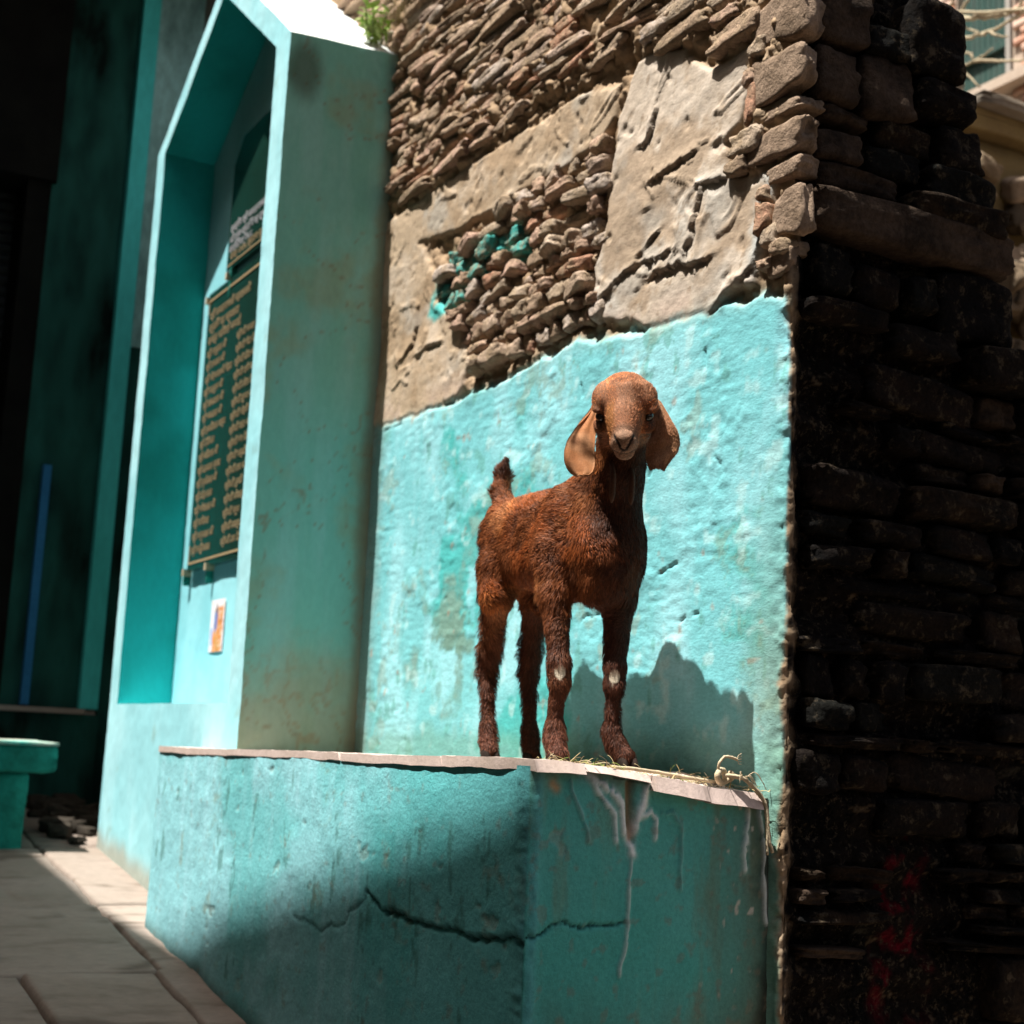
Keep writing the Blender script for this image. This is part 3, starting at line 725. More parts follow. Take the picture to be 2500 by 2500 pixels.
Fl = grid_faces(N, nz)
me = mesh_np('wall_body', P, Fl, col=co)
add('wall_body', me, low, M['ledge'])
# mortar bed on top
tx = np.linspace(LX0 + .004, LX1 - .004, 150); ty = np.linspace(LY + .004, .03, 50)
TX, TY = np.meshgrid(tx, ty, indexing='ij')
TZ = ledge_top(TX, TY) - .010 + .003 * fbm(TX, TY, 0, 20, 3, 220)
ct = mix(np.tile(np.array([.30, .25, .20]), (TX.size, 1)), [.16, .13, .09], sstep(-.2, .4, fbm(TX.ravel(), TY.ravel(), 0, 12, 3, 221)))
add('mortar_bed', mesh_np('mortar_bed', np.stack([TX, TY, TZ], -1).reshape(-1, 3), grid_faces(150, 50), col=ct), low, M['ledge'])

def coping(x0, x1, y0, y1, seed, th=.022):
    nx2, ny2 = 36, 16
    if (x1 - x0) < (y1 - y0): nx2, ny2 = 22, 30
    u = np.linspace(0, 1, nx2); v = np.linspace(0, 1, ny2)
    U, V = np.meshgrid(u, v, indexing='ij')
    X0 = x0 + (x1 - x0) * U; Y0 = y0 + (y1 - y0) * V
    X1 = X0 + .010 * fbm(X0, Y0, seed, 16, 4, seed) ; Y1 = Y0 + .0025 * fbm(X0, Y0, seed + 3, 16, 4, seed + 5)
    Zt = ledge_top(X1, Y1) + .0015 * fbm(X1, Y1, 0, 30, 2, seed)
    top = np.stack([X1, Y1, Zt], -1).reshape(-1, 3)
    thk = th * (1 + .15 * fbm(X1, Y1, 7, 12, 2, seed + 8))
    bot = np.stack([X1 + sstep(.9, 1, U) * .011, Y1, Zt - thk], -1).reshape(-1, 3)
    n = len(top)
    Fx = [tuple(f) for f in grid_faces(nx2, ny2)] + [tuple(f) for f in grid_faces(nx2, ny2, True, n)]
    idx = [i * ny2 for i in range(nx2)] + [(nx2 - 1) * ny2 + j for j in range(1, ny2)] + [i * ny2 + ny2 - 1 for i in range(nx2 - 2, -1, -1)] + [j for j in range(ny2 - 2, 0, -1)]
    for q in range(len(idx)):
        a, b = idx[q], idx[(q + 1) % len(idx)]
        Fx.append((a, a + n, b + n, b))
    me = mesh_np('coping_slab', np.vstack([top, bot]), Fx, smooth=False)
    return add('coping_slab', me, low, M['slab'])
coping(-4.455, -3.715, LY - .003, LY + .26, 1, .017); coping(-3.71, -3.05, LY - .003, LY + .24, 2, .017); coping(-3.04, -2.55, LY - .003, LY + .25, 3, .018)
coping(-2.54, LX1 + .009, LY - .003, -.425, 4, .020)
coping(-2.42, LX1 + .014, -.275, -.155, 6, .026); coping(-2.44, LX1 + .014, -.152, -.035, 7, .028)
coping(-2.46, LX1 + .004, -.418, -.28, 5, .013)

# ------------------------------------------------------------------ shrine like niche with pointed opening
SX0, SX1, SY = -5.635, -4.125, -.39
NB = -.185
OUT = [(SX0, -.62), (SX1, -.62), (SX1 - .0, 2.19), (-4.87, 2.76), (SX0, 2.30)]
INN = [(-5.525, .10), (-4.245, .10), (-4.255, 2.19), (-4.89, 2.665), (-5.53, 2.275)]
shr = empty('memorial_niche', (-4.87, -.2, -.55))
tag(shr, 'tall turquoise memorial niche with a pointed gable, projecting from the wall', 'niche')
def sheet(corners, nu, nv, seed, colf, amp=.0025, flip=False):
    """bilinear patch A,B,C,D with slight unevenness, normal by AB x AD"""
    A, B, C_, D = [np.array(c, float) for c in corners]
    U, V = np.meshgrid(np.linspace(0, 1, nu), np.linspace(0, 1, nv), indexing='ij')
    U = U[..., None]; V = V[..., None]
    P = A * (1 - U) * (1 - V) + B * U * (1 - V) + C_ * U * V + D * (1 - U) * V
    n = np.cross(B - A, D - A); n /= np.linalg.norm(n)
    P = P.reshape(-1, 3)
    # same displacement field in space for all sheets, so that shared edges stay closed
    dx = amp * fbm(P[:, 0], P[:, 1], P[:, 2], 7, 3, 301); dy = amp * fbm(P[:, 0], P[:, 1], P[:, 2], 7, 3, 302); dz = amp * fbm(P[:, 0], P[:, 1], P[:, 2], 7, 3, 303)
    dx += .0016 * fbm(P[:, 0], P[:, 1], P[:, 2], 45, 2, 304); dy += .0016 * fbm(P[:, 0], P[:, 1], P[:, 2], 45, 2, 305)
    c = colf(P)
    P = P + np.stack([dx, dy, dz], -1)
    return P, grid_faces(nu, nv, flip), c
def c_front(P):
    n = fbm(P[:, 0], P[:, 1], P[:, 2] * .4, 6, 4, 310)
    c = mix(np.tile(np.array([.26, .55, .605]), (len(P), 1)), [.35, .625, .68], sstep(-.3, .4, n))
    c = mix(c, [.22, .36, .34], sstep(.38, .6, fbm(P[:, 0], P[:, 1], P[:, 2], 14, 4, 311)) * .6)
    return mix(c, [.33, .26, .18], sstep(.10, .02, P[:, 2] - gz(P[:, 0]) + .05 * n) * .7)
def c_side(P):
    n = fbm(P[:, 0], P[:, 1], P[:, 2], 5, 5, 320, .62); s = fbm(P[:, 0], P[:, 1] * 2, P[:, 2] * .3, 9, 4, 321)
    c = mix(np.tile(np.array([.16, .42, .37]), (len(P), 1)), [.20, .45, .42], sstep(-.3, .4, s))
    c = mix(c, [.24, .27, .16], sstep(.05, .45, n) * .45)
    c = mix(c, [.30, .22, .12], sstep(.30, .03, P[:, 2] + .22 * n) * .55)
    c = mix(c, [.16, .13, .08], sstep(-.06, -.01, P[:, 1] + .03 * n) * .6)
    ring = np.abs(fbm(P[:, 0], P[:, 1], P[:, 2], 11, 3, 322)); c = mix(c, [.26, .16, .08], sstep(.05, .0, ring) * sstep(.45, .05, P[:, 2]) * .5)
    crk = np.abs(fbm(P[:, 0], P[:, 1], P[:, 2], 4.5, 4, 323)); c = mix(c, [.20, .15, .09], sstep(.012, .0, crk) * .6)
    c = mix(c, [.05, .06, .035], sstep(.09, .03, np.hypot(P[:, 1] + .33, (P[:, 2] - 2.08) * .7) + .03 * n) * .7)
    return c
def c_reveal(P):  # deep teal: shade and bounced light painted into the reveals
    n = fbm(P[:, 0], P[:, 1], P[:, 2], 4, 4, 330)
    return mix(np.tile(np.array([.02, .40, .38]), (len(P), 1)), [.015, .30, .27], sstep(-.2, .4, n))
def c_back(P):
    n = fbm(P[:, 0], P[:, 1], P[:, 2] * .4, 6, 4, 335)
    return mix(np.tile(np.array([.20, .50, .56]), (len(P), 1)), [.27, .58, .64], sstep(-.3, .4, n))
def c_top(P):
    n = fbm(P[:, 0], P[:, 1], P[:, 2], 9, 4, 340)
    return mix(np.tile(np.array([.62, .66, .66]), (len(P), 1)), [.5, .45, .42], sstep(0, .5, n) * .7)
parts = []
f2 = lambda p, y: (p[0], y, p[1])
def q(corners, nu, nv, colf, flip=False): parts.append(sheet(corners, nu, nv, 0, colf, flip=flip))
# front frame: strips between outline and opening
q([f2((SX0, -.62), SY), f2((SX1, -.62), SY), f2((SX1, .10), SY), f2((SX0, .10), SY)], 90, 44, c_front)
q([f2((SX0, .10), SY), f2(INN[0], SY), f2(INN[4], SY), f2(OUT[4], SY)], 8, 120, c_front)
q([f2(INN[1], SY), f2((SX1, .10), SY), f2(OUT[2], SY), f2(INN[2], SY)], 10, 160, c_front)
q([f2(INN[4], SY), f2(INN[3], SY), f2(OUT[3], SY), f2(OUT[4], SY)], 40, 8, c_front)
q([f2(INN[3], SY), f2(INN[2], SY), f2(OUT[2], SY), f2(OUT[3], SY)], 40, 8, c_front)
# outer sides and roof
q([(SX1, SY, -.62), (SX1 - .045, .02, -.62), (SX1 - .045, .02, 2.24), (SX1, SY, 2.19)], 50, 260, c_side)
q([(SX0, .02, -.62), (SX0, SY, -.62), (SX0, SY, 2.30), (SX0, .02, 2.30)], 20, 100, c_reveal)
q([(SX1, SY, 2.19), (SX1 - .045, .02, 2.24), (-4.87, .02, 2.76), (-4.87, SY, 2.76)], 24, 50, c_top)
q([(-4.87, SY, 2.76), (-4.87, .02, 2.76), (SX0, .02, 2.30), (SX0, SY, 2.30)], 24, 40, c_top)
# reveals
q([f2(INN[0], SY), f2(INN[0], NB), f2(INN[4], NB), f2(INN[4], SY)], 16, 90, c_reveal)
q([f2(INN[1], NB), f2(INN[1], SY), f2(INN[2], SY), f2(INN[2], NB)], 16, 90, c_reveal)
q([f2(INN[4], SY), f2(INN[4], NB), f2(INN[3], NB), f2(INN[3], SY)], 16, 40, c_reveal)
q([f2(INN[3], SY), f2(INN[3], NB), f2(INN[2], NB), f2(INN[2], SY)], 16, 40, c_reveal)
q([f2(INN[0], SY), f2(INN[1], SY), f2(INN[1], NB), f2(INN[0], NB)], 60, 12, c_front)
# back of the niche
q([f2((-5.53, .10), NB), f2((-4.245, .10), NB), f2((-4.255, 2.19), NB), f2((-5.53, 2.275), NB)], 60, 110, c_back)
q([f2((-5.53, 2.275), NB), f2((-4.255, 2.19), NB), f2((-4.89, 2.665), NB), f2((-4.892, 2.665), NB)], 30, 20, c_back)
V = []; Fs = []; cs = []; off = 0
for P_, F_, c_ in parts:
    V.append(P_); Fs.append(F_ + off); cs.append(c_); off += len(P_)
add('niche_body', mesh_np('niche_body', np.vstack(V), np.vstack(Fs), col=np.vstack(cs)), shr, M['shrine'])

def prism(poly, y0, y1, bev=0.0):
    """polygon in x,z from y0 (front) to y1 (back)"""
    n = len(poly)
    V = [(p[0], y0, p[1]) for p in poly] + [(p[0], y1, p[1]) for p in poly]
    F = [tuple(range(n)), tuple(range(2 * n - 1, n - 1, -1))] + [(i, i + n, (i + 1) % n + n, (i + 1) % n) for i in range(n)]
    return V, F
def boxm(name, boxes):
    V = []; F = []
    for (x0, x1, y0, y1, z0, z1) in boxes:
        o = len(V)
        V += [(x0, y0, z0), (x1, y0, z0), (x1, y1, z0), (x0, y1, z0), (x0, y0, z1), (x1, y0, z1), (x1, y1, z1), (x0, y1, z1)]
        F += [tuple(i + o for i in f) for f in ((0, 3, 2, 1), (4, 5, 6, 7), (0, 1, 5, 4), (1, 2, 6, 5), (2, 3, 7, 6), (3, 0, 4, 7))]
    return mesh_np(name, V, F, smooth=False)

def textmesh(s, size, x, z, y):
    cu = bpy.data.curves.new('t', 'FONT'); cu.body = s; cu.size = size; cu.resolution_u = 1; cu.extrude = .0006; cu.fill_mode = 'FRONT'; cu.offset = -.0004
    o = bpy.data.objects.new('t', cu); COL.objects.link(o)
    dg = bpy.context.evaluated_depsgraph_get()
    me = bpy.data.meshes.new_from_object(o.evaluated_get(dg))
    v = np.array([tuple(p.co) for p in me.vertices]).reshape(-1, 3); fs = [tuple(p.vertices) for p in me.polygons]
    bpy.data.objects.remove(o); bpy.data.curves.remove(cu); bpy.data.meshes.remove(me)
    if len(v) == 0: return [], []
    return np.stack([x + v[:, 0], y - v[:, 2], z + v[:, 1]], -1), fs
def lettering(rows, parent, mat, extra=()):
    V = []; F = []; off = 0
    for (s, size, x_, z_, y_) in rows:
        v, f = textmesh(s, size, x_, z_, y_)
        if len(v): V.append(v); F += [tuple(i + off for i in t) for t in f]; off += len(v)
    for (x0, x1, y0, y1, z0, z1) in extra:
        bb = boxm('b', [(x0, x1, y0, y1, z0, z1)])
        v = np.array([tuple(p.co) for p in bb.vertices]); V.append(v); F += [tuple(i + off for i in p.vertices) for p in bb.polygons]; off += len(v)
    return add('lettering', mesh_np('lettering', np.vstack(V), F, smooth=False), parent, mat)

PY = NB - .022
V_, F_ = prism([(-5.385, .605), (-4.375, .605), (-4.375, 1.687), (-5.385, 1.687)], PY, NB + .005)
plq = add('plaque', mesh_np('plaque', V_, F_, smooth=False), shr, M['granite'])
plq['label'] = 'lower black plaque with two columns of gold names'
LEFT = ['श्री कमलानाथजी महाराजकी', 'स्मृतिमें यह धर्मशाला', 'समस्त परिवारने बनवाई', 'श्री नाथूलाल जी', 'श्री रामलाल जी', 'श्री मोहनलालजी मेहता', 'श्री कालूराम जी', 'श्री शंकरलाल जी', 'श्री भंवरलाल जी', 'श्री हजारीलाल शर्मा', 'श्री देवीलाल', 'श्री बंशीलाल जी', 'श्री रतनलाल व्यास', 'श्री प्यारेलाल जी', 'श्री सोहनलाल', 'श्री गणेशलाल जी', 'श्री मांगीलाल', 'श्री चम्पालाल जी', 'श्री कन्हैयालाल']
RIGHT = ['', '', '', 'श्रीमती कमला बाई', 'श्रीमती गीता देवी', 'श्रीमती सीता बाई', 'श्रीमती रामी बाई', 'श्रीमती लीला देवी', 'श्रीमती सुगना बाई', 'श्रीमती मोहनी बाई', 'श्रीमती शांता बाई', 'श्रीमती गंगा देवी', 'श्रीमती पार्वती', 'श्रीमती राधा बाई', 'श्रीमती तुलसी', 'श्रीमती कौशल्या', 'श्रीमती यमुना', 'श्रीमती सरस्वती', 'श्रीमती उमा देवी']
rows = []
for i, s in enumerate(LEFT):
    zz = 1.575 - .0505 * i
    rows.append((s, .0375 if i > 2 else .044, -5.345, zz, PY - .002))
    if RIGHT[i]: rows.append((RIGHT[i], .036, -5.00, zz, PY - .002))
fr_ = [(-5.37, -4.39, PY - .0028, PY - .0004, 1.650, 1.658), (-5.37, -4.39, PY - .0028, PY - .0004, .628, .636), (-5.372, -5.364, PY - .003, PY - .0003, .63, .70), (-5.372, -5.364, PY - .003, PY - .0003, 1.6, 1.656)]
lettering(rows, plq, M['gold'], fr_)
V_, F_ = prism([(-5.195, 1.728), (-4.565, 1.728), (-4.565, 2.15), (-4.66, 2.24), (-5.10, 2.24), (-5.195, 2.15)], PY, NB + .005)
pl2 = add('plaque', mesh_np('plaque', V_, F_, smooth=False), shr, M['granite'])
pl2['label'] = 'upper black plaque with clipped top corners and pale writing'
rows = [('स्वर्गीय श्री कमलानाथजी महाराज', .040, -5.17, 1.875, PY - .002), ('की पुण्य स्मृति में यह स्थान', .040, -5.17, 1.83, PY - .002), ('समर्पित सन् १९८८', .036, -5.17, 1.795, PY - .002)]
lettering(rows, pl2, M['white_text'])
o = lettering([('संवत् २०४५ श्रावण सुदी', .042, -5.15, 1.762, PY - .002)], pl2, M['gold'], [(-5.18, -4.58, PY - .0028, PY - .0004, 1.742, 1.747)])
for (cx, cz) in [(-5.40, .60), (-5.13, .60), (-5.16, 1.70), (-5.385, 1.66), (-4.6, .6), (-4.6, 1.70)]:
    add('clip', boxm('clip', [(cx - .008, cx + .010, PY - .012, NB, cz - .012, cz + .014)]), shr, M['rope'])
# green dribbles under the clips
for (cx, cz, hh_) in [(-5.135, 1.66, .05), (-5.132, 1.715, .028), (-5.13, .572, .03), (-5.41, .575, .022)]:
    V_, F_ = prism([(cx - .006, cz), (cx, cz - hh_), (cx + .008, cz - .01), (cx + .007, cz + .02), (cx - .004, cz + .02)], PY - .004, NB - .001)
    add('paint_drip', mesh_np('paint_drip', V_, F_, smooth=False), shr, M['bench'])
# small printed sticker
U, W = np.meshgrid(np.linspace(0, 1, 28), np.linspace(0, 1, 40), indexing='ij')
px_ = -5.105 + .155 * U + .03 * (1 - W) * (1 - U) * 0; pz_ = .292 + .186 * W
n_ = fbm(px_.ravel(), 0, pz_.ravel(), 45, 3, 401)
cP = np.tile(np.array([.68, .66, .72]), (U.size, 1)); u_ = U.ravel(); w_ = W.ravel()
cP = mix(cP, [.62, .24, .07], sstep(.0, .06, np.minimum(u_ - .22 - .25 * sstep(.3, .8, w_), np.minimum(.86 - w_ + .1 * (u_ - .5), .94 - u_)) + .05 * n_))
cP = mix(cP, [.66, .55, .48], sstep(.15, .3, fbm(px_.ravel(), 0, pz_.ravel(), 90, 3, 403)) * .7)
cP = mix(cP, [.30, .12, .05], sstep(.1, .35, fbm(px_.ravel(), 0, pz_.ravel(), 70, 3, 404)) * sstep(.25, .35, u_) * sstep(.9, .8, w_) * .6)
cP = mix(cP, [.50, .30, .10], sstep(.1, .4, n_) * sstep(.3, .35, u_) * sstep(.85, .8, w_) * .7)
cP = mix(cP, [.10, .17, .40], sstep(.16, .08, np.hypot((u_ - .42) * .9, (w_ - .62) * .55) + .03 * n_) * .9)
cP = mix(cP, [.08, .05, .03], sstep(.07, .03, np.hypot((u_ - .45), (w_ - .82) * .5)) * .9)
cP = mix(cP, [.15, .28, .60], sstep(.10, .05, np.abs(u_ - .14) + .04 * n_) * sstep(.5, .42, w_) * sstep(.1, .16, w_) * .8)
me = mesh_np('sticker', np.stack([px_, np.full_like(px_, NB - .004) - .0015 * np.sin(U * 3), pz_], -1).reshape(-1, 3), grid_faces(28, 40), col=cP)
add('sticker', me, shr, M['poster'])

# ------------------------------------------------------------------ shop building across the end of the lane
shop = empty('shop_building', (-7.0, -1.0, -.3))
tag(shop, 'dark teal painted shopfront in deep shade under a roof slab, left of the niche', 'building')
XS = -6.60
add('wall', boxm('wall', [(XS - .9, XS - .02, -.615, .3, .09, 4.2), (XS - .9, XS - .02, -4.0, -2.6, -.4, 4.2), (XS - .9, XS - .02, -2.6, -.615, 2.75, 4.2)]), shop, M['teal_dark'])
add('shutter_hood', boxm('shutter_hood', [(XS - .9, XS + .02, -2.6, -.60, 2.45, 4.2)]), shop, M['dark_frame'])  # added black box that paints the overhead shade above the shutter
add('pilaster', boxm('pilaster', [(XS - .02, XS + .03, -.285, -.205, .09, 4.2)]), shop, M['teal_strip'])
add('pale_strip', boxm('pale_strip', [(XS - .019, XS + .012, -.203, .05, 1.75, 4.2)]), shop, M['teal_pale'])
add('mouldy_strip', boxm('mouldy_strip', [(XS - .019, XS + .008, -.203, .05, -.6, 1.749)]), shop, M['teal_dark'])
add('rear_wall', boxm('rear_wall', [(XS + .013, -5.0, .012, .3, -.6, 4.2)]), shop, M['grey_wall'])
add('blue_batten', boxm('blue_batten', [(XS - .019, XS + .02, -.535, -.500, .095, 1.15)]), shop, M['blue'])
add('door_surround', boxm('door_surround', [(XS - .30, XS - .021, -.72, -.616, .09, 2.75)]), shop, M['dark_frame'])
pl_ = add('plinth', boxm('plinth', [(XS - .9, XS + .055, -2.6, -.204, -.6, .065)]), shop, M['teal_dark'])
add('plinth_edge', boxm('plinth_edge', [(XS - .9, XS + .075, -2.6, -.27, .066, .088)]), shop, M['grey_wall'])
sh = add('shutter', boxm('shutter', [(XS - .32, XS - .30, -2.6, -.72, .09, 2.75)]), shop, M['black_metal'])
sm = None
pit = .052; n_s = int((2.75 - .09) / pit)
V = []; F = []
prof = [(0, 0), (.006, .004), (.016, .016), (.018, .030), (.012, .044), (0, .052)]
for yv in (-2.6, -.722):
    for (dx_, dz_) in prof: V.append((XS - .30 + dx_, yv, dz_))
np_ = len(prof)
for i in range(np_ - 1): F.append((i, i + 1, i + 1 + np_, i + np_))
slat = mesh_np('slat', V, F, smooth=True); slat.materials.append(M['black_metal'])
for i in range(n_s):
    o = add('slat', slat, sh); o.location = (0, 0, .09 + i * pit)
add('roof_slab', boxm('roof_slab', [(-8.5, -6.08, -3.4, .3, 3.75, 3.93)]), shop, M['concrete'])
add('fascia', boxm('fascia', [(-6.12, -6.06, -3.4, .3, 3.55, 3.99)]), shop, M['grey_wall'])
# rubble heap in the dark corner
r = random.Random(31)
HV_ = []; HF_ = []; off = 0
for i in range(60):
    mx, my = r.uniform(-6.5, -5.72), r.uniform(-.50, -.03)
    mm = STV[i % 20]; s_ = r.uniform(.02, .06)
    v = np.empty(len(mm.vertices) * 3, dtype=np.float32); mm.vertices.foreach_get('co', v)
    A = np.array((Matrix.Translation((mx, my, gz(mx) + s_ * .35)) @ Matrix.Rotation(r.uniform(0, 6), 4, 'Z') @ Matrix.Rotation(r.uniform(-.4, .4), 4, 'X') @ Matrix.Diagonal((s_, s_ * .8, s_ * .5, 1))))
    v = v.reshape(-1, 3) @ A[:3, :3].T + A[:3, 3]
    f = np.empty(len(mm.loops), dtype=np.int32); mm.loops.foreach_get('vertex_index', f)
    HV_.append(v); HF_.append(f.reshape(-1, 4) + off); off += len(v)
o = add('rubble', mesh_np('rubble', np.vstack(HV_), np.vstack(HF_)), None, M['rubble_dark'])
tag(o, 'dusty dark rubble on the ground between the niche and the shopfront', 'rubble', kind='stuff')

# bench
bench = empty('stone_bench', (-5.9, -1.2, -.43))
tag(bench, 'green plastered masonry bench with a rounded slab seat at the left edge', 'bench')
def round_box(name, x0, x1, y0, y1, z0, z1, rad, seed, n=14, amp=.006):
    P = []
    us = unit_stone(900 + seed, n, 14.0, 0.0)
    v = np.empty(len(us.vertices) * 3, dtype=np.float32); us.vertices.foreach_get('co', v); v = v.reshape(-1, 3).copy()
    fs = [tuple(p.vertices) for p in us.polygons]
    # rebuild as a rounded box
    u = v / np.abs(v).max(1)[:, None]
    hx, hy, hz = (x1 - x0) / 2, (y1 - y0) / 2, (z1 - z0) / 2
    c = np.array([hx, hy, hz])
    p = u * c
    inner = np.clip(p, -(c - rad), (c - rad)); dvec = p - inner; L = np.linalg.norm(dvec, axis=1); L[L < 1e-9] = 1
    p = np.where((np.abs(dvec).max(1) > 1e-6)[:, None], inner + dvec / L[:, None] * rad, p)
    p += np.array([(x0 + x1) / 2, (y0 + y1) / 2, (z0 + z1) / 2])
    p += amp * np.stack([fbm(p[:, 0], p[:, 1], p[:, 2], 9, 3, seed), fbm(p[:, 0], p[:, 1], p[:, 2], 9, 3, seed + 1), fbm(p[:, 0], p[:, 1], p[:, 2], 9, 3, seed + 2)], -1)
    return mesh_np(name, p, fs)
add('base', round_box('base', -6.3, -5.60, -2.3, -.665, -.50, -.165, .015, 1, 30), bench, M['bench'])
add('seat', round_box('seat', -6.34, -5.55, -2.4, -.58, -.166, -.062, .018, 2, 30, .009), bench, M['bench'])
add('top_screed', round_box('top_screed', -6.34, -5.546, -2.4, -.577, -.066, -.050, .007, 3, 30, .004), bench, M['bench_top'])  # thin added cap, paints the light on the seat's edge

# ------------------------------------------------------------------ building across the lane (throws the shade on the low wall)
opp = empty('lane_building', (-2.5, -4.5, -.8))
tag(opp, 'tall buff building on the opposite side of the lane with a stepped sloping parapet', 'building')
YB = -3.1
kz = math.tan(math.radians(SUN_EL)) / math.sqrt(1 - SX * SX)
kx = SX / math.sqrt(1 - SX * SX)
def lift(xw, z0): return (xw + kx * (YB - LY), z0 - kz * (YB - LY))
prof = [lift(-11, -.76), lift(-4.75, -.76), lift(-4.30, -.61), lift(-3.93, -.50), lift(-3.75, -.44), lift(-3.3, -.34), lift(-2.86, -.22), lift(-2.40, -.10), lift(-2.15, -.03), lift(4.5, .3)]
poly = [(-10.3, -1.3)] + prof[0:] + [(4.5, -1.3)]
poly = [(p[0], p[1]) for p in poly]
V_, F_ = prism(poly[::-1], YB - 1.5, YB)
add('facade', mesh_np('facade', V_, F_, smooth=False), opp, M['opposite'])
for i in range(5):
    for j in range(2):
        wx0 = -8.2 + i * 2.3; wz0 = .6 + j * 2.7
        wf = add('window', boxm('window', [(wx0, wx0 + .9, YB + .001, YB + .05, wz0, wz0 + 1.3)]), opp, M['post'])
        add('pane', boxm('pane', [(wx0 + .08, wx0 + .42, YB + .051, YB + .056, wz0 + .08, wz0 + 1.22), (wx0 + .48, wx0 + .82, YB + .051, YB + .056, wz0 + .08, wz0 + 1.22)]), wf, M['black_metal'])


# ------------------------------------------------------------------ house and slab far behind the wall
house = empty('old_house', (-5.2, 4.3, -1))
tag(house, 'sunlit brick house with a dark green board shutter, far behind the broken wall end', 'house')
add('wall', boxm('wall', [(-9, -5.60, 4.03, 4.5, -1.2, 7), (-5.60, -5.20, 4.12, 4.5, -1.2, 7), (-5.20, -1.5, 4.03, 4.5, -1.2, 7), (-5.60, -5.20, 4.03, 4.119, -1.2, 3.60)]), house, M['mortar_bg'])
bk = unit_stone(777, 3, 12, .03); bk.name = 'brick'; bk.materials.append(M['brick'])
r = random.Random(77)
for row in range(26):
    zc = 3.30 + row * .048
    for (xa, xb) in ((-6.1, -5.61), (-5.19, -4.5)):
        xx = xa + (row % 2) * .055
        while xx < xb - .03:
            L = min(.104, xb - xx)
            if not (3.60 < zc < 3.69 and xa > -5.5) and r.random() > .04:
                o = add('brick', bk, house); o.location = (xx + L / 2, 4.032 - r.uniform(0, .006), zc); o.scale = (L / 2, .02, .020)
            xx += L + .010
add('sill', boxm('sill', [(-5.45, -4.4, 3.93, 4.05, 3.615, 3.672)]), house, M['mortar_bg'])
shu = add('window_shutter', boxm('window_shutter', [(-5.60, -5.20, 4.10, 4.119, 3.675, 4.95)]), house, M['black_metal'])
for i in range(9):
    x0 = -5.595 + i * .040
    add('board', boxm('board', [(x0, x0 + .036, 4.075, 4.099, 3.68, 4.92)]), shu, M['shutter'])
bb = boxm('brace', [(-.21, .21, -.012, .012, -.022, .022)]); o = add('brace', bb, shu, M['shutter']); o.location = (-5.42, 4.06, 3.93); o.rotation_euler = (0, -.0, 0)
add('post', boxm('post', [(-5.245, -5.212, 4.02, 4.11, 3.66, 4.95)]), house, M['post'])
terr = empty('broken_terrace', (-4.3, 3.2, -1))
tag(terr, 'ochre stained terrace wall under a broken concrete slab, behind the dark wall end', 'wall')
def rough_prism(name, x0, x1, y0, y1, z0, z1, seed, amp, n=12):
    return round_box(name, x0, x1, y0, y1, z0, z1, .01, seed, n, amp)
add('wall_face', rough_prism('wall_face', -5.3, -4.03, 1.4, 6.0, -1.1, 2.575, 41, .03, 24), terr, M['ochre'])
add('lintel', rough_prism('lintel', -5.3, -3.99, 1.6, 6.0, 2.56, 2.652, 42, .012, 24), terr, M['ochre'])
add('concrete_slab', rough_prism('concrete_slab', -5.3, -3.94, 2.44, 6.0, 2.653, 2.705, 43, .014, 24), terr, M['concrete'])
add('broken_slab_end', rough_prism('broken_slab_end', -5.2, -3.99, 1.9, 2.40, 2.65, 2.74, 44, .03, 16), terr, M['concrete'])
M['rub_bg'] = material('tumbled rubble', rnd=[(.16, .12, .08), (.10, .075, .05), (.24, .18, .13), (.07, .055, .04), (.19, .14, .09)], color2=(.08, .06, .04), nscale=8, nmix=.7, bump=.8, bump_scale=50, bump_dist=.01)
RB = [mm.copy() for mm in STV[:6]]
for mm in RB: mm.materials.clear(); mm.materials.append(M['rub_bg']); mm.name = 'stone'
for i in range(90):
    zz = r.uniform(1.35, 2.40); s_ = r.uniform(.03, .075) * (1.2 if zz < 2.1 else 1)
    o = add('stone', RB[i % 6], terr)
    o.location = (-4.0 + r.uniform(-.02, .02) + (2.4 - zz) * .12, r.uniform(2.15, 3.05), zz); o.scale = (s_ * .7, s_ * 1.1, s_ * .7); o.rotation_euler = (r.uniform(-.5, .5), r.uniform(-.5, .5), r.uniform(-.6, .6))

# tubes
def tube(pts, rad, seg=6, name='tube', V=None, F=None, cap=True):
    pts = [Vector(p) for p in pts]
    own = V is None
    if own: V, F = [], []
    n = len(pts); off = len(V)
    rr_ = rad if hasattr(rad, '__len__') else [rad] * n
    prev = None
    for i, p in enumerate(pts):
        t = (pts[min(i + 1, n - 1)] - pts[max(i - 1, 0)]).normalized()
        a = t.orthogonal() if prev is None else (prev - t * prev.dot(t))
        a.normalize(); prev = a; b = t.cross(a)
        for k in range(seg):
            an = 2 * math.pi * k / seg
            V.append(tuple(p + (a * math.cos(an) + b * math.sin(an)) * rr_[i]))
    for i in range(n - 1):
        for k in range(seg):
            F.append((off + i * seg + k, off + i * seg + (k + 1) % seg, off + (i + 1) * seg + (k + 1) % seg, off + (i + 1) * seg + k))
    if cap:
        F.append(tuple(off + k for k in range(seg))[::-1]); F.append(tuple(off + (n - 1) * seg + k for k in range(seg)))
    return V, F
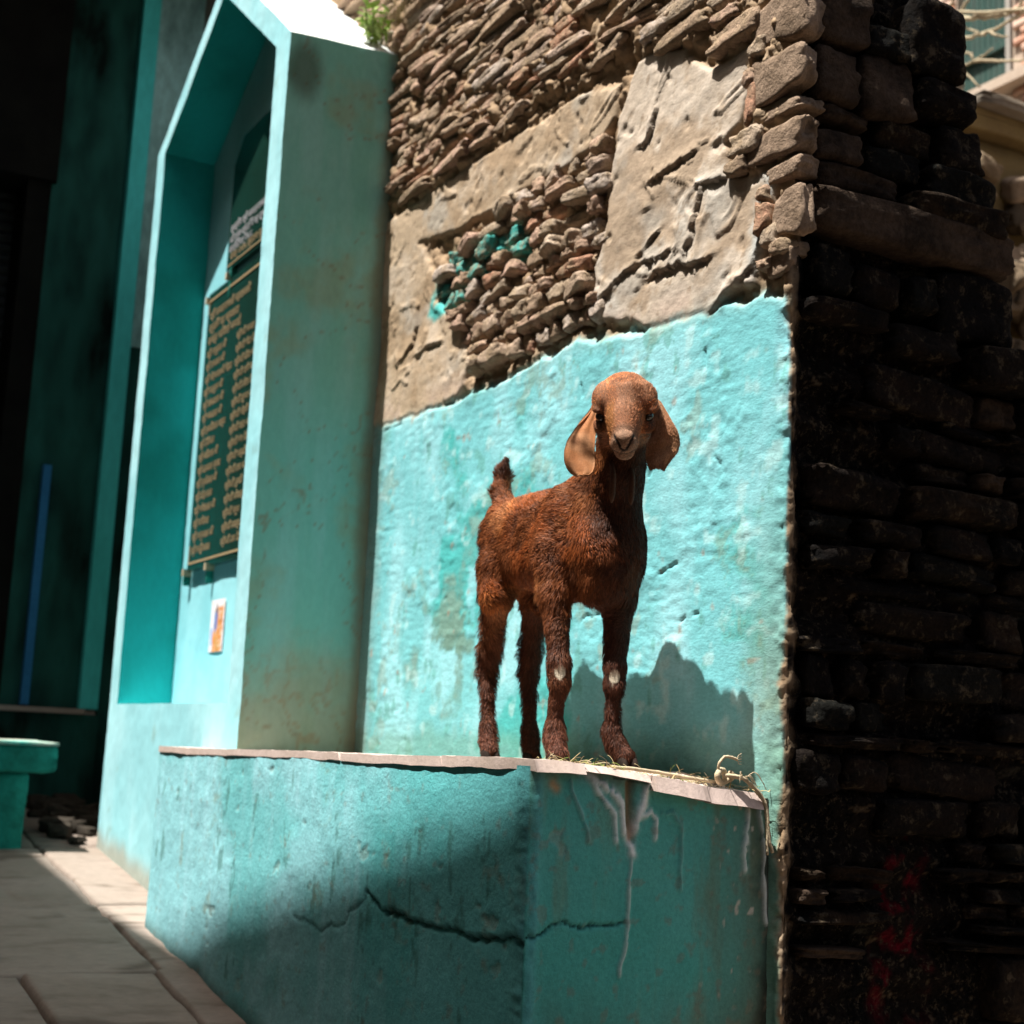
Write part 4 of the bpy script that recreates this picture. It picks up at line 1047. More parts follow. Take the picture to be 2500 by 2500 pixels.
def smooth_pts(pts, n=6, wob=0., rs=None):
    P = [Vector(p) for p in pts]; P = [P[0] * 2 - P[1]] + P + [P[-1] * 2 - P[-2]]
    out = []
    for i in range(1, len(P) - 2):
        for k in range(n):
            t = k / n
            a, b, c, d = P[i - 1], P[i], P[i + 1], P[i + 2]
            v = .5 * ((2 * b) + (c - a) * t + (2 * a - 5 * b + 4 * c - d) * t * t + (3 * b - a - 3 * c + d) * t ** 3)
            if wob and rs: v = v + Vector((rs.uniform(-wob, wob), rs.uniform(-wob, wob), rs.uniform(-wob, wob)))
            out.append(v)
    out.append(P[-2]); return out

BR = [[(-4.90, 2.95, 3.62), (-4.673, 2.9, 3.541), (-4.546, 2.9, 3.433), (-4.131, 2.88, 3.256), (-3.7, 2.8, 3.1)], [(-4.95, 3.0, 3.5), (-4.722, 2.92, 3.50), (-4.546, 2.93, 3.424), (-4.3, 2.93, 3.33), (-3.8, 2.9, 3.2)],
      [(-4.50, 2.88, 3.37), (-4.424, 2.9, 3.355), (-4.248, 2.9, 3.289), (-4.13, 2.9, 3.309), (-3.9, 2.9, 3.5)], [(-4.7, 2.86, 3.3), (-4.524, 2.9, 3.286), (-4.38, 2.9, 3.256), (-4.321, 2.9, 3.243), (-4.131, 2.9, 3.256), (-3.9, 2.9, 3.32)],
      [(-4.321, 2.9, 3.243), (-4.27, 2.88, 3.20), (-4.221, 2.9, 3.176)], [(-4.75, 2.9, 3.12), (-4.578, 2.9, 3.15), (-4.425, 2.9, 3.147), (-4.307, 2.9, 3.158)],
      [(-4.425, 2.9, 3.147), (-4.28, 2.9, 3.09), (-4.134, 2.9, 3.027), (-3.9, 2.9, 2.98)], [(-4.66, 2.9, 3.27), (-4.57, 2.9, 3.206), (-4.501, 2.9, 3.141), (-4.381, 2.9, 3.002)],
      [(-4.60, 2.9, 3.25), (-4.531, 2.9, 3.24), (-4.44, 2.9, 3.189), (-4.425, 2.9, 3.153)], [(-4.56, 2.9, 3.28), (-4.547, 2.9, 3.346), (-4.523, 2.9, 3.392), (-4.454, 2.9, 3.455), (-4.38, 2.9, 3.6)],
      [(-4.6, 2.9, 3.35), (-4.539, 2.9, 3.361), (-4.47, 2.9, 3.325), (-4.38, 2.9, 3.256)], [(-4.586, 2.9, 3.457), (-4.53, 2.9, 3.50), (-4.45, 2.9, 3.56)]]
shrub = empty('bare_shrub', (-4.9, 3.0, 2.6))
tag(shrub, 'leafless grey branches reaching across in front of the green shutter', 'shrub')
rs = random.Random(9)
for b_ in BR:
    P_ = smooth_pts(b_, 5, .006, rs); n_ = len(P_)
    r0 = .0105 if len(b_) > 4 else .0075
    V, F = tube(P_, [r0 * (1 - .5 * i / n_) for i in range(n_)], 6)
    add('branch', mesh_np('branch', V, F), shrub, M['branch'])
V, F = tube(smooth_pts([(-4.9, 3.05, 2.5), (-4.93, 3.0, 3.0), (-4.92, 2.98, 3.3), (-4.93, 3.0, 3.62)], 5, .006, rs), .02, 8)
add('trunk', mesh_np('trunk', V, F), shrub, M['branch'])

# weed growing in the crack above the niche roof
weed = empty('weed', (-4.20, -.05, 2.28))
tag(weed, 'small bright green weed sprouting where the niche roof meets the stone wall', 'weed')
rs = random.Random(21)
tips = []
for k in range(7):
    b0 = Vector((-4.23 + rs.uniform(-.03, .03), -.06 + rs.uniform(-.02, .02), 2.27))
    tp = b0 + Vector((rs.uniform(-.10, .10), rs.uniform(-.07, .01), rs.uniform(.07, .21)))
    P_ = smooth_pts([b0, b0.lerp(tp, .5) + Vector((rs.uniform(-.015, .015), 0, .01)), tp], 4)
    V, F = tube(P_, .0022, 4); add('stem', mesh_np('stem', V, F), weed, M['stem'])
    tips += [(P_[i], i / len(P_)) for i in range(2, len(P_))]
def leaf_mesh(s, rs):
    L = s; w = s * .42
    V = []; nL = 5
    for i in range(nL + 1):
        t = i / nL; ww = w * math.sin(math.pi * min(1, t * .93 + .07)) ** .8; dz = -.35 * L * t * t
        V += [(L * t, -ww / 2, dz), (L * t, 0, dz - .06 * L), (L * t, ww / 2, dz)]
    F = []
    for i in range(nL):
        a = i * 3; F += [(a, a + 1, a + 4, a + 3), (a + 1, a + 2, a + 5, a + 4)]
    return mesh_np('leaf', V, F)
LM = [leaf_mesh(1.0, rs) for _ in range(2)]
for mm in LM: mm.materials.append(M['leaf'])
for (p, t) in tips:
    for q_ in range(3):
        o = add('leaf', LM[q_ % 2], weed); o.location = p + Vector((rs.uniform(-.008, .008),) * 3)
        s_ = rs.uniform(.018, .042); o.scale = (s_, s_, s_); o.rotation_euler = (rs.uniform(-.6, .6), rs.uniform(-1.1, .3), rs.uniform(0, 6.28))

# ------------------------------------------------------------------ goat
goat = empty('goat', (-2.679, -.199, -.029))
goat.rotation_euler = (0, 0, math.radians(-8))
goat.scale = (.985, .985, .985)
tag(goat, 'young reddish brown goat with long hanging ears standing on the ledge', 'goat')
def gadd(name, me, mat=None, parent=None):
    o = bpy.data.objects.new(name, me); COL.objects.link(o); o.parent = parent or goat
    if mat and len(me.materials) == 0: me.materials.append(mat)
    return o
HS = .003
B0 = np.array([-.42, -.22, -.02]); B1 = np.array([.50, .24, .85])
dims = np.ceil((B1 - B0) / HS).astype(int)
FLD = np.full(tuple(dims), 1.0, dtype=np.float32)
ax_ = [B0[i] + np.arange(dims[i]) * HS for i in range(3)]
def window(lo, hi, pad=.05):
    sl = []
    for i in range(3):
        a = max(0, int((lo[i] - pad - B0[i]) / HS)); b = min(dims[i], int((hi[i] + pad - B0[i]) / HS) + 1)
        sl.append(slice(a, b))
    g = np.meshgrid(ax_[0][sl[0]], ax_[1][sl[1]], ax_[2][sl[2]], indexing='ij')
    return tuple(sl), [a.astype(np.float32) for a in g]
def smin(a, b, k):
    hh = np.clip(.5 + .5 * (b - a) / k, 0, 1)
    return b * (1 - hh) + a * hh - k * hh * (1 - hh)
def put(sl, d, k, sub=False):
    if sub: FLD[sl] = -smin(-FLD[sl], d, k)
    else: FLD[sl] = smin(FLD[sl], d, k)
def cap(a, ra, b, rb, k=.02, sub=False):
    a = np.array(a, float); b = np.array(b, float); R_ = max(ra, rb)
    sl, (gx_, gy_, gz_) = window(np.minimum(a, b) - R_, np.maximum(a, b) + R_)
    ab = b - a; L2 = float(ab @ ab)
    t = np.clip(((gx_ - a[0]) * ab[0] + (gy_ - a[1]) * ab[1] + (gz_ - a[2]) * ab[2]) / L2, 0, 1)
    d = np.sqrt((gx_ - a[0] - t * ab[0]) ** 2 + (gy_ - a[1] - t * ab[1]) ** 2 + (gz_ - a[2] - t * ab[2]) ** 2) - (ra + (rb - ra) * t)
    put(sl, d, k, sub)
def ell(c, rad, k=.02, Rm=None, sub=False):
    c = np.array(c, float); rad = np.array(rad, float); m = rad.max()
    sl, (gx_, gy_, gz_) = window(c - m, c + m)
    p = [gx_ - c[0], gy_ - c[1], gz_ - c[2]]
    if Rm is not None: p = [Rm[0, i] * p[0] + Rm[1, i] * p[1] + Rm[2, i] * p[2] for i in range(3)]
    q0 = np.sqrt((p[0] / rad[0]) ** 2 + (p[1] / rad[1]) ** 2 + (p[2] / rad[2]) ** 2)
    q1 = np.sqrt((p[0] / rad[0] ** 2) ** 2 + (p[1] / rad[1] ** 2) ** 2 + (p[2] / rad[2] ** 2) ** 2) + 1e-6
    put(sl, q0 * (q0 - 1) / q1, k, sub)
# trunk
cap((-.180, -.026, .522), .074, (-.02, -.012, .522), .074, .03)
cap((-.16, -.027, .470), .072, (.05, .000, .445), .088, .03)
cap((.03, .000, .505), .080, (.14, .027, .510), .077, .03)
cap((.04, .005, .442), .084, (.165, .028, .438), .080, .03)
ell((.200, .034, .455), (.058, .072, .100), .03)
ell((.18, .030, .375), (.055, .060, .050), .03)
ell((.10, -.046, .475), (.058, .036, .110), .03)         # near shoulder
ell((.13, .085, .465), (.055, .034, .105), .03)
ell((-.220, -.030, .535), (.048, .054, .068), .03)
cap((.085, .0, .575), .030, (.12, .012, .59), .028, .03)     # withers
cap((-.04, -.03, .345), .014, (-.005, -.035, .335), .012, .02)
# neck
cap((.140, .028, .545), .068, (.215, .030, .600), .052, .035)
cap((.215, .030, .600), .052, (.290, .008, .655), .043, .025)
cap((.290, .008, .655), .047, (.338, -.012, .690), .044, .025)
cap((.215, .035, .53), .048, (.275, .015, .60), .042, .03)
# near front leg
cap((.110, -.056, .440), .042, (.130, -.058, .350), .031, .025)
cap((.130, -.058, .350), .030, (.162, -.058, .215), .0200, .018)
cap((.166, -.0575, .205), .0235, (.170, -.058, .172), .0225, .015)
cap((.168, -.058, .172), .0172, (.163, -.062, .085), .0145, .012)
cap((.163, -.062, .072), .0205, (.170, -.062, .052), .0200, .012)
cap((.170, -.062, .050), .0185, (.183, -.062, .026), .0205, .012)
# far front leg
cap((.150, .080, .430), .042, (.165, .070, .350), .031, .025)
cap((.165, .070, .350), .033, (.197, .052, .215), .021, .018)
cap((.200, .050, .205), .0215, (.203, .050, .172), .0205, .015)
cap((.201, .050, .172), .0155, (.196, .050, .085), .0135, .012)
cap((.196, .052, .072), .0190, (.204, .058, .050), .0190, .012)
cap((.204, .060, .048), .0170, (.220, .070, .026), .0200, .012)
# near hind leg
ell((-.185, -.058, .470), (.070, .042, .100), .03)
cap((-.165, -.074, .430), .046, (-.150, -.082, .360), .034, .025)
cap((-.150, -.084, .370), .030, (-.218, -.066, .250), .0195, .02)
cap((-.228, -.067, .245), .0235, (-.238, -.064, .205), .0215, .015)
cap((-.236, -.064, .205), .0168, (-.212, -.066, .085), .0142, .012)
cap((-.212, -.066, .072), .0195, (-.204, -.067, .050), .0185, .012)
cap((-.204, -.067, .048), .0165, (-.192, -.067, .026), .0190, .012)
# far hind leg
ell((-.185, .010, .470), (.070, .044, .105), .03)
cap((-.165, .018, .430), .048, (-.150, .020, .360), .036, .025)
cap((-.150, .018, .370), .030, (-.210, .028, .250), .0195, .02)
cap((-.213, .030, .245), .0235, (-.222, .032, .205), .0210, .015)
cap((-.220, .032, .205), .0165, (-.195, .029, .085), .0142, .012)
cap((-.195, .029, .072), .0195, (-.187, .028, .050), .0185, .012)
cap((-.187, .028, .048), .0165, (-.175, .027, .026), .0190, .012)
# tail
cap((-.245, -.038, .590), .026, (-.275, -.040, .630), .019, .02)
cap((-.275, -.040, .630), .0175, (-.292, -.030, .675), .0165, .012)
cap((-.292, -.030, .675), .0165, (-.293, -.022, .712), .007, .012)
# head frame: u along the muzzle, v to the goat's left, w up
az = math.radians(-33 + 8); pit_ = math.radians(-36); rol = math.radians(-2.5)
Hu = np.array([math.cos(az) * math.cos(pit_), math.sin(az) * math.cos(pit_), math.sin(pit_)])
Hv = np.array([-math.sin(az), math.cos(az), 0.]); Hw = np.cross(Hu, Hv)
Hv, Hw = Hv * math.cos(rol) - Hw * math.sin(rol), Hv * math.sin(rol) + Hw * math.cos(rol)
HR = np.stack([Hu, Hv, Hw], 1)                       # columns
HC = np.array([.358, -.022, .708]); HK = 1.075
hp = lambda p: HC + HR @ (np.array(p, float) * HK)
def hcap(a, ra, b, rb, k=.014, sub=False): cap(hp(a), ra * HK, hp(b), rb * HK, k, sub)
def hell(c, rad, k=.014, sub=False, rot=None): ell(hp(c), np.array(rad) * HK, k, HR if rot is None else HR @ rot, sub)
hell((-.012, 0, .009), (.060, .0515, .0515), .018)
hell((.010, .0, .020), (.043, .040, .032), .016)
hcap((.020, 0, .030), .030, (.070, 0, .010), .026, .02)
for s_ in (-1, 1):
    hell((.004, s_ * .036, .028), (.025, .0205, .0225), .010)           # horn bud bosses
    hell((.018, s_ * .043, .022), (.026, .0155, .017), .012)          # brow over the eye
    hell((.034, s_ * .049, .013), (.019, .0110, .0075), .008)
    hell((.032, s_ * .042, -.020), (.026, .015, .013), .010)          # cheek bone under the eye
    hell((-.006, s_ * .034, -.034), (.036, .022, .030), .016)         # jaw muscle
hcap((.030, 0, .000), .0385, (.085, 0, -.006), .0255, .018)
hcap((.060, 0, .008), .026, (.105, 0, .000), .020, .014)               # convex nose bridge
hcap((.085, 0, -.010), .0245, (.124, 0, -.014), .0205, .012)
hell((.134, 0, -.006), (.013, .0185, .0135), .008)
hcap((.0, 0, -.042), .032, (.100, 0, -.040), .0165, .014)
hell((.112, 0, -.040), (.018, .0165, .012), .010)
for s_ in (-1, 1):
    hell((.114, s_ * .015, -.022), (.016, .010, .012), .008)          # upper lip pads
    hell((.054, s_ * .056, -.003), (.019, .0175, .0125), .006, True)    # eye socket
    hcap((.147, s_ * .0045, -.020), .0034, (.143, s_ * .0125, -.006), .0052, .0025, True)   # nostrils
    hcap((.143, s_ * .0125, -.006), .0042, (.130, s_ * .0185, .001), .0026, .0025, True)
    hcap((.143, s_ * .001, -.031), .0016, (.095, s_ * .025, -.032), .0018, .0025, True)    # mouth
hcap((.1505, 0, -.012), .0016, (.141, 0, -.030), .0016, .0025, True)   # philtrum
hcap((.022, 0, .064), .004, (-.02, .004, .078), .006, .014, True)

def surface_nets(Fd, org, hh):
    I = Fd < 0
    nx_, ny_2, nz_ = Fd.shape
    s8 = [(a, b, c) for a in (0, 1) for b in (0, 1) for c in (0, 1)]
    cnt = sum(I[a:nx_ - 1 + a, b:ny_2 - 1 + b, c:nz_ - 1 + c].astype(np.int8) for a, b, c in s8)
    act = (cnt > 0) & (cnt < 8)
    ci = np.argwhere(act)
    idm = np.full(act.shape, -1, dtype=np.int32); idm[act] = np.arange(len(ci))
    val = {s: Fd[ci[:, 0] + s[0], ci[:, 1] + s[1], ci[:, 2] + s[2]] for s in s8}
    acc = np.zeros((len(ci), 3)); n = np.zeros(len(ci))
    for s in s8:
        for d in range(3):
            if s[d] == 0:
                t = list(s); t[d] = 1; t = tuple(t)
                a, b = val[s], val[t]; m = (a < 0) != (b < 0)
                u = np.where(m, a / (a - b + 1e-20), 0)
                p = np.tile(np.array(s, float), (len(ci), 1)); p[:, d] += u
                acc[m] += p[m]; n[m] += 1
    V = org + (ci + acc / n[:, None]) * hh
    Q = []
    for d in range(3):
        e1, e2 = (d + 1) % 3, (d + 2) % 3
        s0 = [slice(1, -1)] * 3; s0[d] = slice(0, -1); s1 = list(s0); s1[d] = slice(1, None)
        A = I[tuple(s0)]; Bq = I[tuple(s1)]
        for flag in (0, 1):
            m = np.argwhere((A & ~Bq) if flag == 0 else (~A & Bq))
            m = m + np.array([0 if i == d else 1 for i in range(3)])
            o1 = np.zeros(3, int); o1[e1] = 1; o2 = np.zeros(3, int); o2[e2] = 1
            f = [idm[tuple((m - o1 - o2).T)], idm[tuple((m - o2).T)], idm[tuple(m.T)], idm[tuple((m - o1).T)]]
            f = np.stack(f, 1)
            Q.append(f if flag == 0 else f[:, ::-1])
    Q = np.vstack(Q); Q = Q[(Q >= 0).all(1)]
    return V, Q
GV, GF = surface_nets(FLD, B0, HS)
for it in range(3):        # light smoothing
    S_ = np.zeros_like(GV); n_ = np.zeros(len(GV))
    for a, b in ((0, 1), (1, 2), (2, 3), (3, 0)):
        np.add.at(S_, GF[:, a], GV[GF[:, b]]); np.add.at(n_, GF[:, a], 1)
    S_ /= np.maximum(n_, 1)[:, None]
    GV = GV * .55 + S_ * .45 if it < 2 else GV * .8 + S_ * .2
fn = np.cross(GV[GF[:, 2]] - GV[GF[:, 0]], GV[GF[:, 3]] - GV[GF[:, 1]])
GN = np.zeros_like(GV)
for a in range(4): np.add.at(GN, GF[:, a], fn)
GN /= np.linalg.norm(GN, axis=1)[:, None] + 1e-12
HL = (GV - HC) @ HR                                     # head coordinates of each vertex
def headness(P):
    q_ = (P - HC) @ HR / HK
    return sstep(.085, .060, np.hypot(q_[:, 1], 0) ) * sstep(-.075, -.05, q_[:, 0]) * sstep(-.085, -.06, q_[:, 2])
def coat(P):
    n = fbm(P[:, 0], P[:, 1], P[:, 2], 9, 4, 501); n2_ = fbm(P[:, 0], P[:, 1], P[:, 2] , 28, 3, 502)
    c = mix(np.tile(np.array([.155, .046, .014]), (len(P), 1)), [.33, .125, .045], sstep(-.1, .45, n))
    c = mix(c, [.055, .018, .008], sstep(.05, .45, n2_) * .65)
    c = mix(c, [.045, .015, .008], sstep(.13, .20, P[:, 0]) * sstep(.60, .50, P[:, 2]) * sstep(-.02, .05, P[:, 1]) * .75)  # shade painted into the coat on the chest
    c = mix(c, [.028, .010, .006], sstep(.20, .25, P[:, 0] - .3 * (P[:, 1] < -.03)) * sstep(.70, .64, P[:, 2]) * sstep(.40, .50, P[:, 2]) * .8)  # shade painted into the coat on the throat
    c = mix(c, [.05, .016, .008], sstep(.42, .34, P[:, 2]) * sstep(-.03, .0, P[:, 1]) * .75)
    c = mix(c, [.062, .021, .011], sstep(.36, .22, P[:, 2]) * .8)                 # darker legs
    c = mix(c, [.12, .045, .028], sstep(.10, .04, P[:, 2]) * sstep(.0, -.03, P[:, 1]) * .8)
    c = mix(c, [.06, .022, .014], sstep(.64, .68, P[:, 2]) * sstep(-.25, -.27, P[:, 0]) * .8)   # tail
    c = mix(c, [.18, .075, .04], sstep(.60, .63, P[:, 2]) * sstep(.16, .1, P[:, 0]) * sstep(-.26, -.2, P[:, 0]) * .7)
    q_ = (P - HC) @ HR / HK; hd = headness(P)
    c = mix(c, [.31, .125, .058], hd * .88)
    c = mix(c, [.36, .17, .09], hd * np.exp(-((q_[:, 0] - .012) / .022) ** 2 - ((np.abs(q_[:, 1]) - .036) / .016) ** 2) * sstep(.02, .04, q_[:, 2]) * .75)
    c = mix(c, [.30, .15, .085], hd * sstep(.02, .012, np.abs(q_[:, 1] + .004 * np.sin(q_[:, 0] * 90))) * sstep(.01, .03, q_[:, 0]) * sstep(.11, .07, q_[:, 0]) * .6)
    c = mix(c, [.34, .14, .04], hd * sstep(.045, .07, q_[:, 0]) * sstep(-.012, -.024, q_[:, 1]) * sstep(.13, .10, q_[:, 0]) * .7)  # golden sunlight painted on one side of the muzzle
    c = mix(c, [.33, .20, .13], hd * sstep(.108, .128, q_[:, 0]) * .75)
    c = mix(c, [.06, .024, .014], hd * sstep(.03, .05, np.abs(q_[:, 1])) * sstep(.0, -.03, q_[:, 2]) * .6)  # shading painted on the lower cheeks
    c = mix(c, [.085, .030, .014], hd * sstep(.1, .45, fbm(q_[:, 0], q_[:, 1], q_[:, 2], 50, 3, 555)) * sstep(.05, .02, q_[:, 0]) * .6)
    c = mix(c, [.07, .030, .02], hd * np.exp(-((q_[:, 0] - .05) ** 2 + (np.abs(q_[:, 1]) - .045) ** 2 + q_[:, 2] ** 2) / .018 ** 2) * .8)  # brow shadow painted into the eye sockets
    nz_ = dist_line(np.abs(q_[:, 1]).astype(np.float32), q_[:, 2].astype(np.float32), [(.0165, -.001), (.0125, -.005), (.0055, -.018), (.0012, -.023)])
    c = mix(c, [.012, .007, .006], hd * sstep(.118, .126, q_[:, 0]) * sstep(.0036, .0018, nz_) * .97)
    c = mix(c, [.025, .012, .009], hd * np.exp(-((q_[:, 2] + .0315 - .25 * np.maximum(np.abs(q_[:, 1]) - .012, 0)) / .0026) ** 2) * sstep(.08, .09, q_[:, 0]) * .9)
    for kn in ((.19, -.066, .190), (.222, .040, .186)):
        d = np.linalg.norm((P - np.array(kn)) * [1, 1, .8], axis=1)
        c = mix(c, [.50, .43, .33], sstep(.0130, .0105, d))
    return c
M['goat_skin'] = material('short goat coat', attr='pigment', fine=260, fine_amt=.3, rough=.7, bump=.7, bump_scale=300, bump_dist=.0025, spec=.15)
body = gadd('body', mesh_np('body', GV, GF, col=coat(GV) * (.55 + .45 * sstep(.2, .35, coat(GV)[:, 1:2]))), M['goat_skin'])
print('goat faces', len(GF))
# fur
area = np.linalg.norm(fn, axis=1) / 2
nh = 150000
prob = area * (1.0 + 0 * area); prob /= prob.sum()
fi = rng.choice(len(GF), nh, p=prob)
u_ = rng.random((nh, 1)); v_ = rng.random((nh, 1)); q4 = GV[GF[fi]]
P0 = (q4[:, 0] * (1 - u_) + q4[:, 1] * u_) * (1 - v_) + (q4[:, 3] * (1 - u_) + q4[:, 2] * u_) * v_
Nf = fn[fi] / (np.linalg.norm(fn[fi], axis=1)[:, None] + 1e-12)
q_ = (P0 - HC) @ HR / HK; hd = headness(P0)[:, None]
leg = sstep(.34, .26, P0[:, 2])[:, None]
back = np.array([-1., 0, -.25]); down = np.array([-.12, 0, -1.]); 
flow = back * (1 - leg) + down * leg
flank = sstep(.50, .40, P0[:, 2])[:, None] * (1 - leg); flow = flow * (1 - flank * .6) + down * flank * .6
neck = (sstep(.17, .22, P0[:, 0]) * sstep(.50, .56, P0[:, 2]))[:, None] * (1 - hd); flow = flow * (1 - neck) + np.array([-.4, 0, -1.]) * neck
chest = (sstep(.15, .2, P0[:, 0]) * sstep(.58, .5, P0[:, 2]))[:, None] * (1 - leg); flow = flow * (1 - chest) + np.array([-.1, 0, -1.]) * chest
tailm = (sstep(-.25, -.265, P0[:, 0]) * sstep(.6, .63, P0[:, 2]))[:, None]; flow = flow * (1 - tailm) + np.array([-.3, 0, .9]) * tailm
flow = flow * (1 - hd) + (-Hu * .9 + Hw * .35) * hd
sw = np.stack([fbm(P0[:, 0], P0[:, 1], P0[:, 2], 16, 3, 601), fbm(P0[:, 0], P0[:, 1], P0[:, 2], 16, 3, 602), fbm(P0[:, 0], P0[:, 1], P0[:, 2], 16, 3, 603)], -1)
flow = flow + sw * 1.25 * (1 - hd * .6) + rng.normal(0, .20, (nh, 3))
flow -= Nf * (flow * Nf).sum(1)[:, None]
flow /= np.linalg.norm(flow, axis=1)[:, None] + 1e-9
ln = .0165 * (1 - hd[:, 0]) + .0085 * hd[:, 0]
ln = ln * (1 - .28 * leg[:, 0])
ln = ln + .009 * sstep(-.14, -.21, P0[:, 0]) * (sstep(.1, .22, P0[:, 2]) * sstep(.62, .5, P0[:, 2]))
ln = ln + .006 * tailm[:, 0] * sstep(.7, .62, P0[:, 2])
ln = ln + .008 * np.exp(-(((P0[:, 0] + .06) / .04) ** 2)) * sstep(.585, .6, P0[:, 2]) * sstep(0, .05, fbm(P0[:, 0], P0[:, 1], 0, 30, 2, 9) + .1)
ln = ln + .006 * np.exp(-(((P0[:, 2] - .35) / .03) ** 2)) * sstep(.05, .1, P0[:, 0])
cl = .75 + .9 * fbm(P0[:, 0], P0[:, 1], P0[:, 2], 45, 2, 605)
ln = ln * (1 - .45 * neck[:, 0]) * (1 - .3 * chest[:, 0]) * (.65 + .6 * rng.random(nh)) * np.clip(cl, .4, 1.3)
ln = ln * (1 - .55 * sstep(.10, .125, q_[:, 0]) * hd[:, 0])
for kn in ((.19, -.066, .190), (.222, .040, .186)):
    ln = ln * np.where(np.linalg.norm(P0 - np.array(kn), axis=1) < .0145, .10, 1)
lift_ = (.22 + .30 * np.clip(sw[:, 0] + .3, 0, 1) + .2 * sstep(-.16, -.22, P0[:, 0]))[:, None] * (1 - .25 * hd)
tip = P0 + (flow * (1 - lift_ * .3) + Nf * lift_ + np.array([0, 0, -.15])) * ln[:, None]
mid = P0 + (flow * .42 + Nf * lift_ * .75) * ln[:, None]
wv = np.cross(flow, Nf + rng.normal(0, .5, (nh, 3))); wv /= np.linalg.norm(wv, axis=1)[:, None] + 1e-9
wd = ((.00042 + .00022 * rng.random(nh)) * (1 - .25 * hd[:, 0]))[:, None]
HV = np.stack([P0 - wv * wd, P0 + wv * wd, mid - wv * wd * .8, mid + wv * wd * .8, tip], 1).reshape(-1, 3)
base_i = np.arange(nh)[:, None] * 5
Q1 = base_i + np.array([0, 1, 3, 2]); Q2 = base_i + np.array([2, 3, 4])
hc = coat(P0) * (.50 + 1.3 * rng.random((nh, 1)) ** 1.3)
gold = (sstep(.0, .4, sw[:, 1]) * .8 * (P0[:, 2] > .33))[:, None]
hc = hc * (1 - gold) + hc * np.array([1.5, 1.25, .9]) * gold
nr = HV.shape[0]
tri = np.vstack([Q1[:, [0, 1, 2]], Q1[:, [0, 2, 3]], Q2])
fur = mesh_np('fur', HV, tri.astype(np.int32), smooth=False, col=np.repeat(hc, 5, axis=0))
M['fur'] = material('goat hair', attr='pigment', fine=20, fine_amt=.05, rough=.6, bump=0, spec=.14)
o = gadd('fur', fur, M['fur']); tag(o, kind='stuff')
# eyes
M['eye'] = material('dark wet eye', color=(.018, .012, .006), fine=10, fine_amt=.02, rough=.08, bump=0, spec=.6)
M['horn'] = material('dark hoof horn', color=(.012, .008, .006), color2=(.035, .022, .017), nscale=40, nmix=.7, rough=.85, bump=.5, bump_scale=200, bump_dist=.002)
def ball(c, rx, ry, rz, Rm=np.eye(3), n1_=20, n2_=14):
    V = []; F = []
    for i in range(n2_ + 1):
        th = math.pi * i / n2_
        for k in range(n1_):
            ph = 2 * math.pi * k / n1_
            V.append(np.array(c) + Rm @ np.array([rx * math.sin(th) * math.cos(ph), ry * math.sin(th) * math.sin(ph), rz * math.cos(th)]))
    for i in range(n2_):
        for k in range(n1_):
            F.append((i * n1_ + k, (i + 1) * n1_ + k, (i + 1) * n1_ + (k + 1) % n1_, i * n1_ + (k + 1) % n1_))
    return V, F
for s_ in (-1, 1):
    V, F = ball(hp((.039, s_ * .0425, -.001)), .0122, .0112, .0108, HR)
    gadd('eye', mesh_np('eye', V, F), M['eye'])
